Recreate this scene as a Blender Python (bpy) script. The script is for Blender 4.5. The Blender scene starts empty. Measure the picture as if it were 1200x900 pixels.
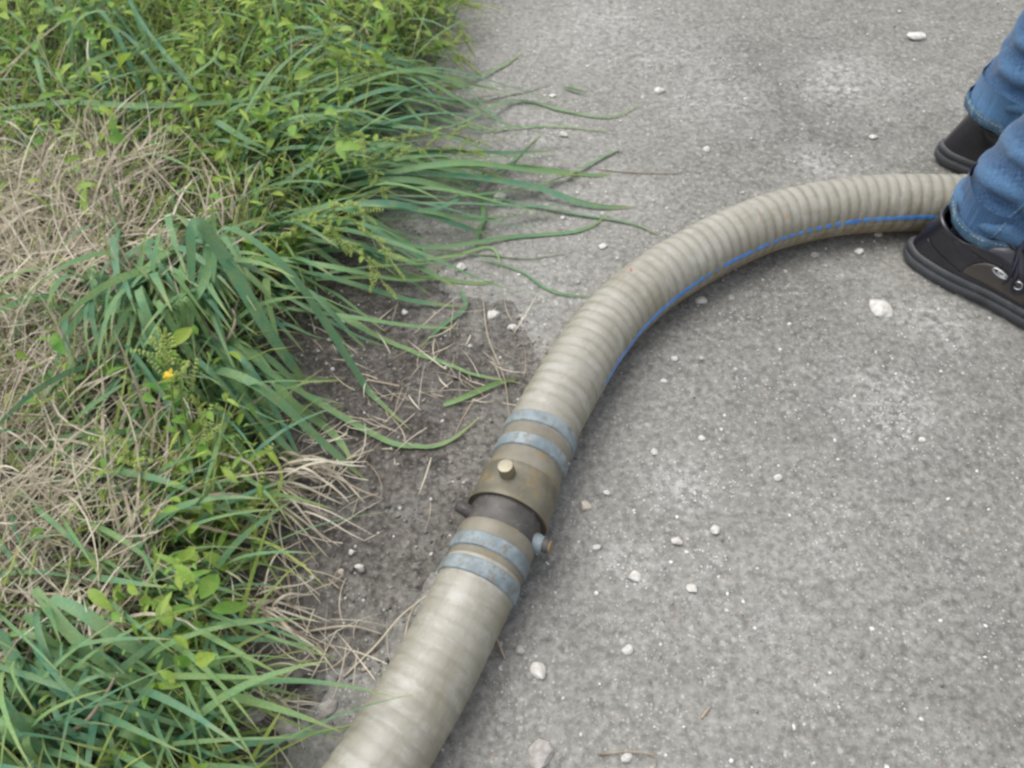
import bpy, bmesh, math, random
import numpy as np
from mathutils import Vector, Matrix

R = math.radians
random.seed(11)
rng = np.random.default_rng(11)
scene = bpy.context.scene
COL = scene.collection

# ------------------------------------------------------------------ camera
F_PX, PITCH, CAM_H = 1000.0, 51.9, 0.863        # focal length in photo pixels (1200 wide)
cam_d = bpy.data.cameras.new('camera')
cam_d.sensor_width = 36.0
cam_d.lens = 36.0 * F_PX / 1200.0
cam_d.clip_start, cam_d.clip_end = 0.02, 500
cam = bpy.data.objects.new('camera', cam_d)
COL.objects.link(cam)
cam.location = (0, 0, CAM_H)
cam.rotation_euler = (R(90 - PITCH), 0, 0)
scene.camera = cam
cam_d.dof.use_dof = True                       # small compact-camera softness
cam_d.dof.focus_distance = 0.93
cam_d.dof.aperture_fstop = 9.0

# ------------------------------------------------------------------ light
SUN_EL, SUN_AZ = 66.0, -60.0                   # azimuth: degrees from +Y towards +X
w = bpy.data.worlds.new('World')
scene.world = w
w.use_nodes = True
wn = w.node_tree
bg = wn.nodes['Background']
sky = wn.nodes.new('ShaderNodeTexSky')
sky.sky_type = 'NISHITA'
sky.sun_disc = False
sky.sun_elevation = R(SUN_EL)
sky.sun_rotation = R(SUN_AZ)
sky.air_density = 1.0
sky.dust_density = 4.0
sky.ozone_density = 1.0
hs = wn.nodes.new('ShaderNodeHueSaturation')
hs.inputs['Saturation'].default_value = 0.30     # overcast: nearly neutral sky
wn.links.new(sky.outputs[0], hs.inputs['Color'])
wn.links.new(hs.outputs[0], bg.inputs[0])
bg.inputs[1].default_value = 0.15
sd = bpy.data.lights.new('sun', 'SUN')
sd.energy = 0.85
sd.angle = R(50)
sd.color = (1.0, 0.97, 0.92)
so = bpy.data.objects.new('sun', sd)
COL.objects.link(so)
sv = Vector((math.sin(R(SUN_AZ)) * math.cos(R(SUN_EL)), math.cos(R(SUN_AZ)) * math.cos(R(SUN_EL)), math.sin(R(SUN_EL))))
so.rotation_euler = (-sv).to_track_quat('-Z', 'Y').to_euler()
scene.view_settings.view_transform = 'Standard'
scene.view_settings.look = 'None'
scene.view_settings.gamma = 1.0
scene.view_settings.exposure = 0.76
scene.view_settings.use_curve_mapping = False
scene.cycles.use_denoising = True
scene.cycles.max_bounces = 6
scene.cycles.pixel_filter_type = 'BLACKMAN_HARRIS'
scene.cycles.filter_width = 2.6

# ------------------------------------------------------------------ pixel -> place
SP, CP = math.sin(R(PITCH)), math.cos(R(PITCH))
def P(px, py, z=0.0):
    """the point at height z that the photograph shows at pixel (px, py)"""
    u, v = (px - 600) / F_PX, (py - 450) / F_PX
    dz = SP + v * CP
    t = (CAM_H - z) / dz
    return Vector((t * u, t * (CP - v * SP), z))

# ------------------------------------------------------------------ noise and heights (numpy)
def _hash(ix, iy, s):
    n = (ix.astype(np.int64) * 374761393 + iy.astype(np.int64) * 668265263 + s * 974711) & 0x7fffffff
    n = ((n ^ (n >> 13)) * 1274126177) & 0x7fffffff
    n = n ^ (n >> 16)
    return (n & 0xffffff) / float(0xffffff)
def vnoise(x, y, s=0):
    x = np.asarray(x, float); y = np.asarray(y, float)
    ix, iy = np.floor(x), np.floor(y)
    fx, fy = x - ix, y - iy
    fx = fx * fx * (3 - 2 * fx); fy = fy * fy * (3 - 2 * fy)
    a = _hash(ix, iy, s); b = _hash(ix + 1, iy, s); c = _hash(ix, iy + 1, s); d = _hash(ix + 1, iy + 1, s)
    return (a * (1 - fx) + b * fx) * (1 - fy) + (c * (1 - fx) + d * fx) * fy - 0.5
def fbm(x, y, o=4, s=0):
    t = 0; a = 1.0
    for k in range(o):
        t = t + a * vnoise(x * 2 ** k + 17.3 * k, y * 2 ** k - 9.1 * k, s + k)
        a *= 0.5
    return t
def poly(pts):
    q = [P(*p) for p in pts]
    q.sort(key=lambda p: p.y)
    ys = np.array([p.y for p in q]); xs = np.array([p.x for p in q])
    return lambda y: np.interp(y, ys, xs)
soil_edge = poly([(530, -300), (520, -100), (515, 0), (500, 90), (455, 170), (450, 240), (480, 300), (590, 366), (632, 420), (618, 480),
                  (600, 560), (570, 640), (500, 720), (428, 790), (380, 860), (350, 950), (330, 1100)])
root_edge = poly([(550, -300), (542, -100), (532, 0), (508, 80), (430, 150), (415, 250), (370, 320), (305, 390), (312, 500),
                  (318, 600), (285, 700), (285, 800), (300, 900), (300, 1100)])
def pave_z(x, y):
    return 0.003 * fbm(x * 9, y * 9, 3, 3) + 0.0016 * fbm(x * 70, y * 70, 2, 9)
_ey = np.linspace(-0.1, 2.3, 130)
_ex = soil_edge(_ey)
def inland(x, y):
    """metres from the edge of the soil, positive on the soil side"""
    x = np.asarray(x, float); y = np.asarray(y, float)
    d = soil_edge(y) - x
    m = (np.abs(d) < .35) & (y > -.1) & (y < 2.3)
    if m.any():
        xm, ym = x[m], y[m]
        dm = np.full(len(xm), 9.0)
        for a, b in zip(_ex, _ey):
            dm = np.minimum(dm, (xm - a) ** 2 + (ym - b) ** 2)
        d[m] = np.sign(d[m]) * np.minimum(np.sqrt(dm), np.abs(d[m]))
    return d
def soil_z(x, y):
    s = inland(x, y) + 0.05 * fbm(x * 11, y * 11, 3, 21)
    z = -0.005 + 0.010 * np.clip(s / 0.07 + .3, 0, 1) + 0.022 * np.clip(s / 0.45, 0, 1)
    rough = 0.22 + 0.78 * np.clip(s / 0.16, 0, 1)
    return z + rough * (0.007 * fbm(x * 28, y * 28, 3, 33) + 0.004 * fbm(x * 110, y * 110, 2, 41))
def gz(x, y):
    return np.maximum(pave_z(x, y), soil_z(x, y))
def gz1(x, y):
    return float(gz(np.array([x]), np.array([y]))[0])
def G(px, py, up=0.0):
    """on the ground (soil or pavement) under that pixel, lifted by up"""
    p = P(px, py, 0.0)
    for _ in range(3):
        p = P(px, py, gz1(p.x, p.y) + up)
    return p

# ------------------------------------------------------------------ material helper
class NT:
    def __init__(self, name):
        self.m = bpy.data.materials.new(name)
        self.m.use_nodes = True
        self.t = self.m.node_tree
        self.b = self.t.nodes['Principled BSDF']
        self.out = self.t.nodes['Material Output']
    def n(self, typ, ins=None, **kw):
        nd = self.t.nodes.new(typ)
        for k, v in kw.items():
            setattr(nd, k, v)
        for k, v in (ins or {}).items():
            s = nd.inputs[k]
            if isinstance(v, bpy.types.NodeSocket):
                self.t.links.new(v, s)
            else:
                s.default_value = v
        return nd
    def pos(self):
        return self.n('ShaderNodeNewGeometry').outputs['Position']
    def obj(self):
        return self.n('ShaderNodeTexCoord').outputs['Object']
    def noise(self, vec, scale, detail=3, rough=0.55):
        return self.n('ShaderNodeTexNoise', {'Vector': vec, 'Scale': scale, 'Detail': detail, 'Roughness': rough}).outputs['Fac']
    def ramp(self, fac, a, b, lo=0.0, hi=1.0):
        return self.n('ShaderNodeMapRange', {'Value': fac, 'From Min': a, 'From Max': b, 'To Min': lo, 'To Max': hi}).outputs[0]
    def math(self, op, a, b=0.0):
        return self.n('ShaderNodeMath', {0: a, 1: b}, operation=op).outputs[0]
    def mix(self, f, a, b, blend='MIX'):
        nd = self.n('ShaderNodeMix', data_type='RGBA', blend_type=blend)
        for i, v in ((0, f), (6, a), (7, b)):
            if isinstance(v, bpy.types.NodeSocket):
                self.t.links.new(v, nd.inputs[i])
            elif i == 0:
                nd.inputs[i].default_value = v
            else:
                nd.inputs[i].default_value = (*v, 1)
        return nd.outputs[2]
    def set(self, **kw):
        for k, v in kw.items():
            s = self.b.inputs[k.replace('_', ' ')]
            if isinstance(v, bpy.types.NodeSocket):
                self.t.links.new(v, s)
            else:
                s.default_value = (*v, 1) if isinstance(v, tuple) else v
        return self
    def bump(self, h, dist, strength=1.0):
        nd = self.n('ShaderNodeBump', {'Height': h, 'Distance': dist, 'Strength': strength})
        self.t.links.new(nd.outputs[0], self.b.inputs['Normal'])
    def attr(self, name):
        return self.n('ShaderNodeAttribute', attribute_name=name).outputs['Fac']

def mat_ground(name, soil=False):
    m = NT(name)
    p = m.pos()
    big = m.noise(p, 2.6, 3)
    mid = m.noise(p, 22, 4)
    sml = m.noise(p, 120, 5, 0.65)
    fin = m.noise(p, 520, 3, 0.7)
    if soil:
        c = m.mix(m.ramp(mid, 0.35, 0.65), (0.052, 0.045, 0.038), (0.110, 0.097, 0.084))
        dust = m.ramp(m.noise(p, 6.0, 4), 0.48, 0.66)
        c = m.mix(m.math('MULTIPLY', dust, 0.7), c, (0.165, 0.158, 0.142))
        c = m.mix(m.math('MULTIPLY', m.attr('dusty'), m.ramp(m.noise(p, 20, 4), 0.3, 0.6, .3, .9)), c, (0.20, 0.19, 0.172))
        ed = m.math('ADD', m.attr('inland'), m.ramp(m.noise(p, 14, 5, 0.65), 0.3, 0.7, -0.10, 0.10))
        c = m.mix(m.ramp(ed, 0.11, 0.0, 0.0, 0.97), c, (0.225, 0.218, 0.195))
        c = m.mix(m.ramp(sml, 0.38, 0.62), m.mix(0.6, c, (0.022, 0.019, 0.016)), m.mix(0.22, c, (0.27, 0.25, 0.225)))
        c = m.mix(m.ramp(m.noise(p, 240, 4, 0.75), 0.58, 0.70, 0, 0.5), c, (0.30, 0.285, 0.26))
    else:
        c = m.mix(m.ramp(big, 0.35, 0.65), (0.172, 0.169, 0.144), (0.262, 0.257, 0.222))
        c = m.mix(m.ramp(mid, 0.3, 0.7), m.mix(0.50, c, (0.088, 0.087, 0.072)), m.mix(0.42, c, (0.34, 0.34, 0.305)))
        # dark, worn stains
        st = m.math('MULTIPLY', m.ramp(m.noise(p, 7.5, 6, 0.75), 0.50, 0.68), 0.62)
        c = m.mix(st, c, (0.105, 0.104, 0.090))
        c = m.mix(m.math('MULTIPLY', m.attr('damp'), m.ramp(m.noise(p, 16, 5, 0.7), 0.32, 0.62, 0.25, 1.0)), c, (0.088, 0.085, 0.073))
        ck = m.math('MULTIPLY', m.attr('chalk'), m.ramp(m.noise(p, 75, 6, 0.78), 0.44, 0.56))
        c = m.mix(ck, c, (0.56, 0.555, 0.525))
        # pale dusty drifts near the verge
        sep = m.n('ShaderNodeSeparateXYZ', {0: p})
        vx = m.math('ADD', sep.outputs[0], m.math('MULTIPLY', m.noise(p, 4.0, 4), 0.5))
        dr = m.ramp(vx, 0.72, 0.28, 0.0, 0.45)
        c = m.mix(dr, c, (0.31, 0.303, 0.278))
        c = m.mix(m.ramp(m.noise(p, 60, 4, 0.7), 0.34, 0.68), m.mix(0.34, c, (0.070, 0.069, 0.060)), m.mix(0.22, c, (0.42, 0.41, 0.385)))
        c = m.mix(m.ramp(sml, 0.36, 0.66), m.mix(0.30, c, (0.06, 0.058, 0.055)), m.mix(0.22, c, (0.42, 0.41, 0.39)))
        c = m.mix(m.ramp(m.noise(p, 260, 4, 0.75), 0.60, 0.74, 0, 0.40), c, (0.46, 0.455, 0.44))
        c = m.mix(m.ramp(m.noise(p, 190, 4, 0.75), 0.38, 0.28, 0, 0.55), c, (0.055, 0.053, 0.05))
    h = m.math('ADD', m.math('MULTIPLY', sml, 0.8), m.math('MULTIPLY', fin, 0.4))
    # pieces of aggregate in the surface
    for sc, thr, rad, cl, am in ((95, 0.72, 0.34, (0.50, 0.48, 0.45), 0.6), (210, 0.80, 0.38, (0.60, 0.595, 0.56), 0.7), (65, 0.86, 0.30, (0.40, 0.39, 0.36), 0.55), (55, 0.90, 0.28, (0.075, 0.07, 0.062), 0.5),
                                 (150, 0.80, 0.30, (0.06, 0.058, 0.055), 0.75), (340, 0.80, 0.42, (0.62, 0.62, 0.60), 0.55),
                                 (120, 0.93, 0.32, (0.30, 0.18, 0.12), 0.5), (420, 0.55, 0.4, (0.07, 0.068, 0.065), 0.55)):
        v = m.n('ShaderNodeTexVoronoi', {'Vector': p, 'Scale': sc, 'Randomness': 1.0})
        cs = m.n('ShaderNodeSeparateColor', {0: v.outputs['Color']})
        rsel = m.ramp(cs.outputs[0], thr, thr + 0.02)
        jit = m.math('ADD', v.outputs['Distance'], m.math('MULTIPLY', m.ramp(fin, 0.3, 0.7, -0.5, 0.5), 0.25))
        msk = m.math('MULTIPLY', rsel, m.ramp(jit, rad, rad * 0.6))
        patch = m.ramp(m.noise(p, 5.0 + sc * 0.02, 3), 0.40, 0.62, 0.25, 1.0)
        msk = m.math('MULTIPLY', m.math('MULTIPLY', msk, am * (0.4 if soil else 0.75)), patch)
        c = m.mix(msk, c, cl)
        h = m.math('ADD', h, m.math('MULTIPLY', msk, 0.35))
    m.set(Base_Color=c, Roughness=0.93)
    m.b.inputs['Specular IOR Level'].default_value = 0.25
    m.bump(h, 0.0022 if not soil else 0.004)
    return m.m

def mat_foliage(name, a, b, tip, trans=0.35, rough=0.5, tip_at=0.8):
    """a-b vary from blade to blade (attribute tint), the end dries to tip"""
    m = NT(name)
    t = m.attr('tint')
    al = m.attr('along')
    rnd = m.n('ShaderNodeObjectInfo').outputs['Random']
    f = m.math('FRACT', m.math('ADD', t, m.math('MULTIPLY', rnd, 1.7)))
    c = m.mix(f, a, b)
    c = m.mix(m.ramp(m.noise(m.pos(), 60, 3), 0.35, 0.7, 0.0, 0.35), c, tip)
    c = m.mix(m.ramp(al, tip_at, 1.0, 0.0, 0.7), c, tip)
    vein = m.ramp(m.noise(m.pos(), 420, 2), 0.35, 0.65, 0.88, 1.08)
    c = m.mix(1.0, c, m.n('ShaderNodeCombineColor', {0: vein, 1: vein, 2: vein}).outputs[0], 'MULTIPLY')
    m.set(Base_Color=c, Roughness=rough)
    m.b.inputs['Specular IOR Level'].default_value = 0.35
    tr = m.n('ShaderNodeBsdfTranslucent', {'Color': c})
    ms = m.n('ShaderNodeMixShader', {0: trans, 1: m.b.outputs[0], 2: tr.outputs[0]})
    m.t.links.new(ms.outputs[0], m.out.inputs[0])
    return m.m

M = {}
M['pavement'] = mat_ground('concrete')
M['soil'] = mat_ground('soil', True)
M['blade'] = mat_foliage('blue_green_blade', (0.078, 0.235, 0.155), (0.205, 0.365, 0.140), (0.36, 0.37, 0.13))
M['turf'] = mat_foliage('turf_blade', (0.045, 0.175, 0.050), (0.320, 0.430, 0.080), (0.50, 0.44, 0.18), tip_at=0.7)
M['leaf'] = mat_foliage('weed_leaf', (0.085, 0.275, 0.045), (0.320, 0.450, 0.070), (0.44, 0.45, 0.12), trans=0.4, tip_at=0.9)
M['leafdark'] = mat_foliage('dark_weed_leaf', (0.055, 0.160, 0.055), (0.12, 0.25, 0.07), (0.24, 0.30, 0.08), trans=0.35, tip_at=0.95)
M['seed'] = mat_foliage('seed_head', (0.36, 0.50, 0.13), (0.52, 0.62, 0.20), (0.60, 0.62, 0.26), trans=0.25, rough=0.7)
M['flower'] = mat_foliage('yellow_flower', (0.65, 0.47, 0.03), (0.75, 0.58, 0.05), (0.7, 0.5, 0.05), trans=0.3)
M['stem'] = mat_foliage('stem', (0.13, 0.22, 0.06), (0.24, 0.28, 0.09), (0.30, 0.30, 0.12), trans=0.1)
M['straw'] = mat_foliage('straw', (0.74, 0.68, 0.54), (0.26, 0.20, 0.13), (0.70, 0.65, 0.54), trans=0.2, rough=0.6)
M['twig'] = mat_foliage('twig', (0.26, 0.20, 0.14), (0.42, 0.35, 0.26), (0.40, 0.34, 0.26), trans=0.0, rough=0.8)

def mat_grit(name):
    m = NT(name)
    t = m.attr('tint')
    cr = m.n('ShaderNodeValToRGB', {0: t})
    e = cr.color_ramp.elements
    e[0].position = 0.0; e[0].color = (0.09, 0.085, 0.08, 1)
    e[1].position = 1.0; e[1].color = (0.80, 0.79, 0.76, 1)
    for pos_, c_ in ((0.25, (0.26, 0.25, 0.235, 1)), (0.5, (0.40, 0.385, 0.36, 1)), (0.58, (0.40, 0.30, 0.21, 1)), (0.64, (0.60, 0.58, 0.55, 1))):
        k = e.new(pos_); k.color = c_
    c = m.mix(m.ramp(m.noise(m.pos(), 380, 3), 0.35, 0.65, 0.0, 0.3), cr.outputs[0], (0.34, 0.32, 0.29))
    m.set(Base_Color=c, Roughness=0.85)
    m.bump(m.noise(m.pos(), 500, 3), 0.0008)
    return m.m
M['grit'] = mat_grit('grit')

def mat_stone(name, a, b):
    m = NT(name)
    p = m.pos()
    c = m.mix(m.ramp(m.noise(p, 130, 4), 0.35, 0.65), a, b)
    c = m.mix(m.ramp(m.noise(p, 420, 3), 0.55, 0.75, 0, 0.5), c, (0.30, 0.26, 0.21))
    m.set(Base_Color=c, Roughness=0.9)
    m.bump(m.noise(p, 260, 5, 0.7), 0.0018)
    return m.m
M['white_stone'] = mat_stone('chalky_stone', (0.48, 0.46, 0.42), (0.66, 0.65, 0.61))
M['grey_stone'] = mat_stone('grey_stone', (0.30, 0.285, 0.26), (0.46, 0.44, 0.41))
M['tan_stone'] = mat_stone('tan_stone', (0.48, 0.40, 0.30), (0.62, 0.56, 0.47))

def mat_hose():
    """dusty translucent PVC: UV.x = metres along, UV.y = turn around the tube (0.25 = top)"""
    m = NT('hose_pvc')
    uv = m.n('ShaderNodeUVMap').outputs[0]
    s = m.n('ShaderNodeSeparateXYZ', {0: uv})
    p = m.pos()
    groove = m.attr('groove')
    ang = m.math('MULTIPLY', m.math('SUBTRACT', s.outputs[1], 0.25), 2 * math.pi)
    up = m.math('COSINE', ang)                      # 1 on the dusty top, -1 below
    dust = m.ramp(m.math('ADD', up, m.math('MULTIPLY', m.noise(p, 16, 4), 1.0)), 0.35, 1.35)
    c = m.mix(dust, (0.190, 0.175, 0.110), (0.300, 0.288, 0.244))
    c = m.mix(m.ramp(m.noise(p, 9, 4), 0.4, 0.7, 0.0, 0.5), c, (0.23, 0.215, 0.165))
    c = m.mix(m.ramp(m.noise(p, 38, 5, 0.65), 0.54, 0.72, 0, 0.45), c, (0.43, 0.42, 0.385))
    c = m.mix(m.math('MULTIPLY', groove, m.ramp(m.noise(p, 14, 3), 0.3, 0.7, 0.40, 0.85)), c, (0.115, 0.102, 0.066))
    sc2 = m.n('ShaderNodeMapping', {'Vector': uv, 'Scale': (75.0, 5.0, 1.0)})
    c = m.mix(m.ramp(m.noise(sc2.outputs[0], 1.0, 5, 0.7), 0.50, 0.68, 0, 0.5), c, (0.42, 0.415, 0.385))
    sc3 = m.n('ShaderNodeMapping', {'Vector': uv, 'Scale': (9.0, 9.0, 1.0)})
    c = m.mix(m.ramp(m.noise(sc3.outputs[0], 1.0, 5, 0.7), 0.52, 0.70, 0, 0.5), c, (0.175, 0.155, 0.095))
    # scuffs and specks of rust
    c = m.mix(m.ramp(m.noise(p, 170, 4, 0.7), 0.62, 0.75, 0, 0.5), c, (0.17, 0.15, 0.11))
    v = m.n('ShaderNodeTexVoronoi', {'Vector': p, 'Scale': 26.0})
    cs = m.n('ShaderNodeSeparateColor', {0: v.outputs['Color']})
    c = m.mix(m.math('MULTIPLY', m.ramp(cs.outputs[0], 0.86, 0.88), m.ramp(v.outputs['Distance'], 0.11, 0.05, 0, 0.7)), c, (0.42, 0.17, 0.07))
    lowest = m.ramp(up, -0.15, -0.75, 0.0, 0.7)
    c = m.mix(lowest, c, (0.34, 0.20, 0.095))
    m.set(Base_Color=c, Roughness=m.ramp(m.noise(p, 30, 3), 0.3, 0.7, 0.30, 0.55))
    m.b.inputs['Subsurface Weight'].default_value = 0.12
    m.b.inputs['Subsurface Radius'].default_value = (0.012, 0.009, 0.004)
    m.b.inputs['Subsurface Scale'].default_value = 0.6
    m.bump(m.noise(p, 260, 4), 0.0005)
    return m.m
M['hose'] = mat_hose()

def mat_simple(name, a, b, scale, rough=0.5, metal=0.0, spots=None, bump=0.0006, sp_scale=200, sp_thr=0.6):
    m = NT(name)
    p = m.obj()
    c = m.mix(m.ramp(m.noise(p, scale, 4), 0.35, 0.65), a, b)
    if spots:
        c = m.mix(m.ramp(m.noise(p, sp_scale, 4, 0.7), sp_thr, sp_thr + 0.1, 0, 0.8), c, spots)
    m.set(Base_Color=c, Roughness=rough, Metallic=metal)
    m.bump(m.noise(p, scale * 3, 4), bump)
    return m.m
M['stripe'] = mat_simple('blue_stripe', (0.045, 0.20, 0.60), (0.10, 0.29, 0.66), 60, 0.5)
M['band'] = mat_simple('blue_grey_band', (0.135, 0.175, 0.192), (0.265, 0.310, 0.325), 42, 0.6, 0.2, (0.17, 0.155, 0.125), sp_scale=90, sp_thr=0.51, bump=0.0012)
M['brass'] = mat_simple('dull_brass', (0.105, 0.097, 0.070), (0.180, 0.165, 0.120), 30, 0.55, 0.25, (0.23, 0.165, 0.075), sp_scale=60, sp_thr=0.54)
M['ferrule'] = mat_simple('dusty_ferrule', (0.145, 0.132, 0.100), (0.215, 0.198, 0.155), 28, 0.62, 0.1, (0.22, 0.165, 0.07), sp_scale=40, sp_thr=0.55)
M['iron'] = mat_simple('dark_iron', (0.055, 0.052, 0.050), (0.105, 0.098, 0.09), 40, 0.6, 0.3, (0.20, 0.17, 0.13), sp_scale=120, sp_thr=0.58)
M['boltface'] = mat_simple('bolt_face', (0.30, 0.265, 0.19), (0.38, 0.34, 0.26), 80, 0.5, 0.3)
M['rust'] = mat_simple('rust', (0.20, 0.125, 0.06), (0.28, 0.19, 0.10), 90, 0.8, 0.1)
M['sole'] = mat_simple('rubber_sole', (0.036, 0.038, 0.042), (0.062, 0.065, 0.070), 30, 0.6, 0, (0.15, 0.145, 0.135), sp_scale=45, sp_thr=0.62)
M['black_leather'] = mat_simple('black_leather', (0.008, 0.008, 0.013), (0.016, 0.016, 0.024), 24, 0.30, 0, (0.06, 0.056, 0.055), 0.0004, 22, 0.60)
M['taupe_leather'] = mat_simple('taupe_leather', (0.038, 0.032, 0.027), (0.060, 0.050, 0.043), 24, 0.38, 0, None, 0.0004)
M['lace'] = mat_simple('lace', (0.010, 0.010, 0.022), (0.02, 0.02, 0.035), 200, 0.8)
M['chrome'] = mat_simple('chrome', (0.62, 0.64, 0.66), (0.75, 0.77, 0.79), 100, 0.28, 0.8)
M['sock'] = mat_simple('sock', (0.010, 0.010, 0.012), (0.016, 0.016, 0.02), 200, 0.9)

def mat_denim():
    m = NT('denim')
    p = m.obj()
    uv = m.n('ShaderNodeUVMap').outputs[0]
    sx = m.n('ShaderNodeMapping', {'Vector': uv, 'Scale': (420.0, 60.0, 1.0)})
    weave = m.noise(sx.outputs[0], 1.0, 2)
    c = m.mix(m.ramp(m.noise(p, 7, 4), 0.35, 0.65), (0.006, 0.030, 0.088), (0.015, 0.060, 0.145))
    c = m.mix(m.ramp(m.attr('ridge'), 0.35, 0.9, 0.0, 0.50), c, (0.075, 0.18, 0.32))       # worn along the folds
    c = m.mix(m.ramp(weave, 0.40, 0.62, 0.0, 0.42), c, (0.12, 0.235, 0.38))
    c = m.mix(m.ramp(m.noise(p, 350, 3), 0.5, 0.7, 0.0, 0.4), c, (0.02, 0.055, 0.13))
    m.set(Base_Color=c, Roughness=0.92)
    m.b.inputs['Sheen Weight'].default_value = 0.15
    m.bump(m.math('ADD', weave, m.noise(p, 500, 2)), 0.0007)
    return m.m
for _k in ('black_leather', 'taupe_leather'):
    _b = M[_k].node_tree.nodes['Principled BSDF']; _b.inputs['Coat Weight'].default_value = 0.6; _b.inputs['Coat Roughness'].default_value = 0.22
M['denim'] = mat_denim()
M['hem'] = mat_simple('faded_hem', (0.03, 0.085, 0.155), (0.08, 0.15, 0.215), 90, 0.95, 0, (0.22, 0.28, 0.32), 0.0012, 120, 0.55)
M['thread'] = mat_simple('thread', (0.30, 0.33, 0.33), (0.42, 0.42, 0.38), 90, 0.9)

# ------------------------------------------------------------------ object helpers
def link(name, me, mat=None, parent=None, smooth=True, loc=None):
    o = bpy.data.objects.new(name, me)
    COL.objects.link(o)
    if mat is not None:
        if len(me.materials) == 0:
            me.materials.append(mat)
    if smooth and len(me.polygons):
        me.polygons.foreach_set('use_smooth', [True] * len(me.polygons))
    if parent is not None:
        o.parent = parent
    if loc is not None:
        o.location = loc
    return o
def thing(name, label, cat, loc=(0, 0, 0), group=None):
    o = bpy.data.objects.new(name, None)
    o.empty_display_size = 0.02
    COL.objects.link(o)
    o.location = loc
    return tag(o, label, cat, group)
def tag(o, label, cat, group=None, kind=None):
    o['label'] = label
    if cat: o['category'] = cat
    if group: o['group'] = group
    if kind: o['kind'] = kind
    return o
def mesh(name, v, f, attrs=None, uv=None):
    me = bpy.data.meshes.new(name)
    v = np.asarray(v, np.float32)
    if isinstance(f, np.ndarray):
        nf, k = f.shape
        me.vertices.add(len(v)); me.vertices.foreach_set('co', v.ravel())
        me.loops.add(nf * k); me.loops.foreach_set('vertex_index', f.astype(np.int32).ravel())
        me.polygons.add(nf)
        me.polygons.foreach_set('loop_start', np.arange(0, nf * k, k, dtype=np.int32))
        me.polygons.foreach_set('loop_total', np.full(nf, k, dtype=np.int32))
        me.update(calc_edges=True)
    else:
        me.from_pydata(v.tolist(), [], f)
    for k_, a in (attrs or {}).items():
        at = me.attributes.new(k_, 'FLOAT', 'POINT')
        at.data.foreach_set('value', np.asarray(a, np.float32))
    if uv is not None:
        ul = me.uv_layers.new(name='UVMap')
        li = np.empty(len(me.loops), np.int32); me.loops.foreach_get('vertex_index', li)
        ul.data.foreach_set('uv', np.asarray(uv, np.float32)[li].ravel())
    return me

def grid_faces(nu, nv, wrap_v=False):
    """quads over points laid out [i * nv + j]"""
    i = np.arange(nu - 1)[:, None]
    j = np.arange(nv if wrap_v else nv - 1)[None, :]
    j2 = (j + 1) % nv
    a = i * nv + j; b = i * nv + j2; c = (i + 1) * nv + j2; d = (i + 1) * nv + j
    return np.stack([a, b, c, d], -1).reshape(-1, 4)

def rings(name, rr, attrs=None, cap=True, uv=None):
    """loft of rings (list of arrays n x 3), ends capped by a fan when cap"""
    n = len(rr[0]); v = np.concatenate(rr)
    f = grid_faces(len(rr), n, True).tolist()
    if cap:
        f.append(list(range(n))[::-1]); f.append([(len(rr) - 1) * n + k for k in range(n)])
    return mesh(name, v, f, attrs, uv)

def catmull(pts, per=12):
    pts = [np.array(p, float) for p in pts]
    p = [2 * pts[0] - pts[1]] + pts + [2 * pts[-1] - pts[-2]]
    out = []
    for i in range(1, len(p) - 2):
        for k in range(per):
            t = k / per
            out.append(0.5 * ((2 * p[i]) + (-p[i - 1] + p[i + 1]) * t + (2 * p[i - 1] - 5 * p[i] + 4 * p[i + 1] - p[i + 2]) * t * t
                              + (-p[i - 1] + 3 * p[i] - 3 * p[i + 1] + p[i + 2]) * t ** 3))
    out.append(pts[-1])
    return np.array(out)

def tube(name, path, rad, n=8, cap=True):
    """a tapered round tube along a 3-D path"""
    path = np.array(path, float); m_ = len(path)
    rad = np.interp(np.linspace(0, 1, m_), np.linspace(0, 1, len(rad)), rad) if hasattr(rad, '__len__') else np.full(m_, rad)
    tg = np.gradient(path, axis=0)
    tg /= np.linalg.norm(tg, axis=1)[:, None] + 1e-9
    up = np.array([0.13, 0.21, 0.97]); rr = []; prev = None
    for i in range(m_):
        a = np.cross(tg[i], up) if prev is None else prev - tg[i] * np.dot(prev, tg[i])
        a /= np.linalg.norm(a) + 1e-9; prev = a
        b = np.cross(tg[i], a)
        th = np.linspace(0, 2 * math.pi, n, endpoint=False)
        rr.append(path[i] + rad[i] * (np.cos(th)[:, None] * a + np.sin(th)[:, None] * b))
    al = np.repeat(np.linspace(0, 1, m_), n)
    return rings(name, rr, {'along': al * 0.8, 'tint': np.full(len(al), random.random())}, cap)

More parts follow.
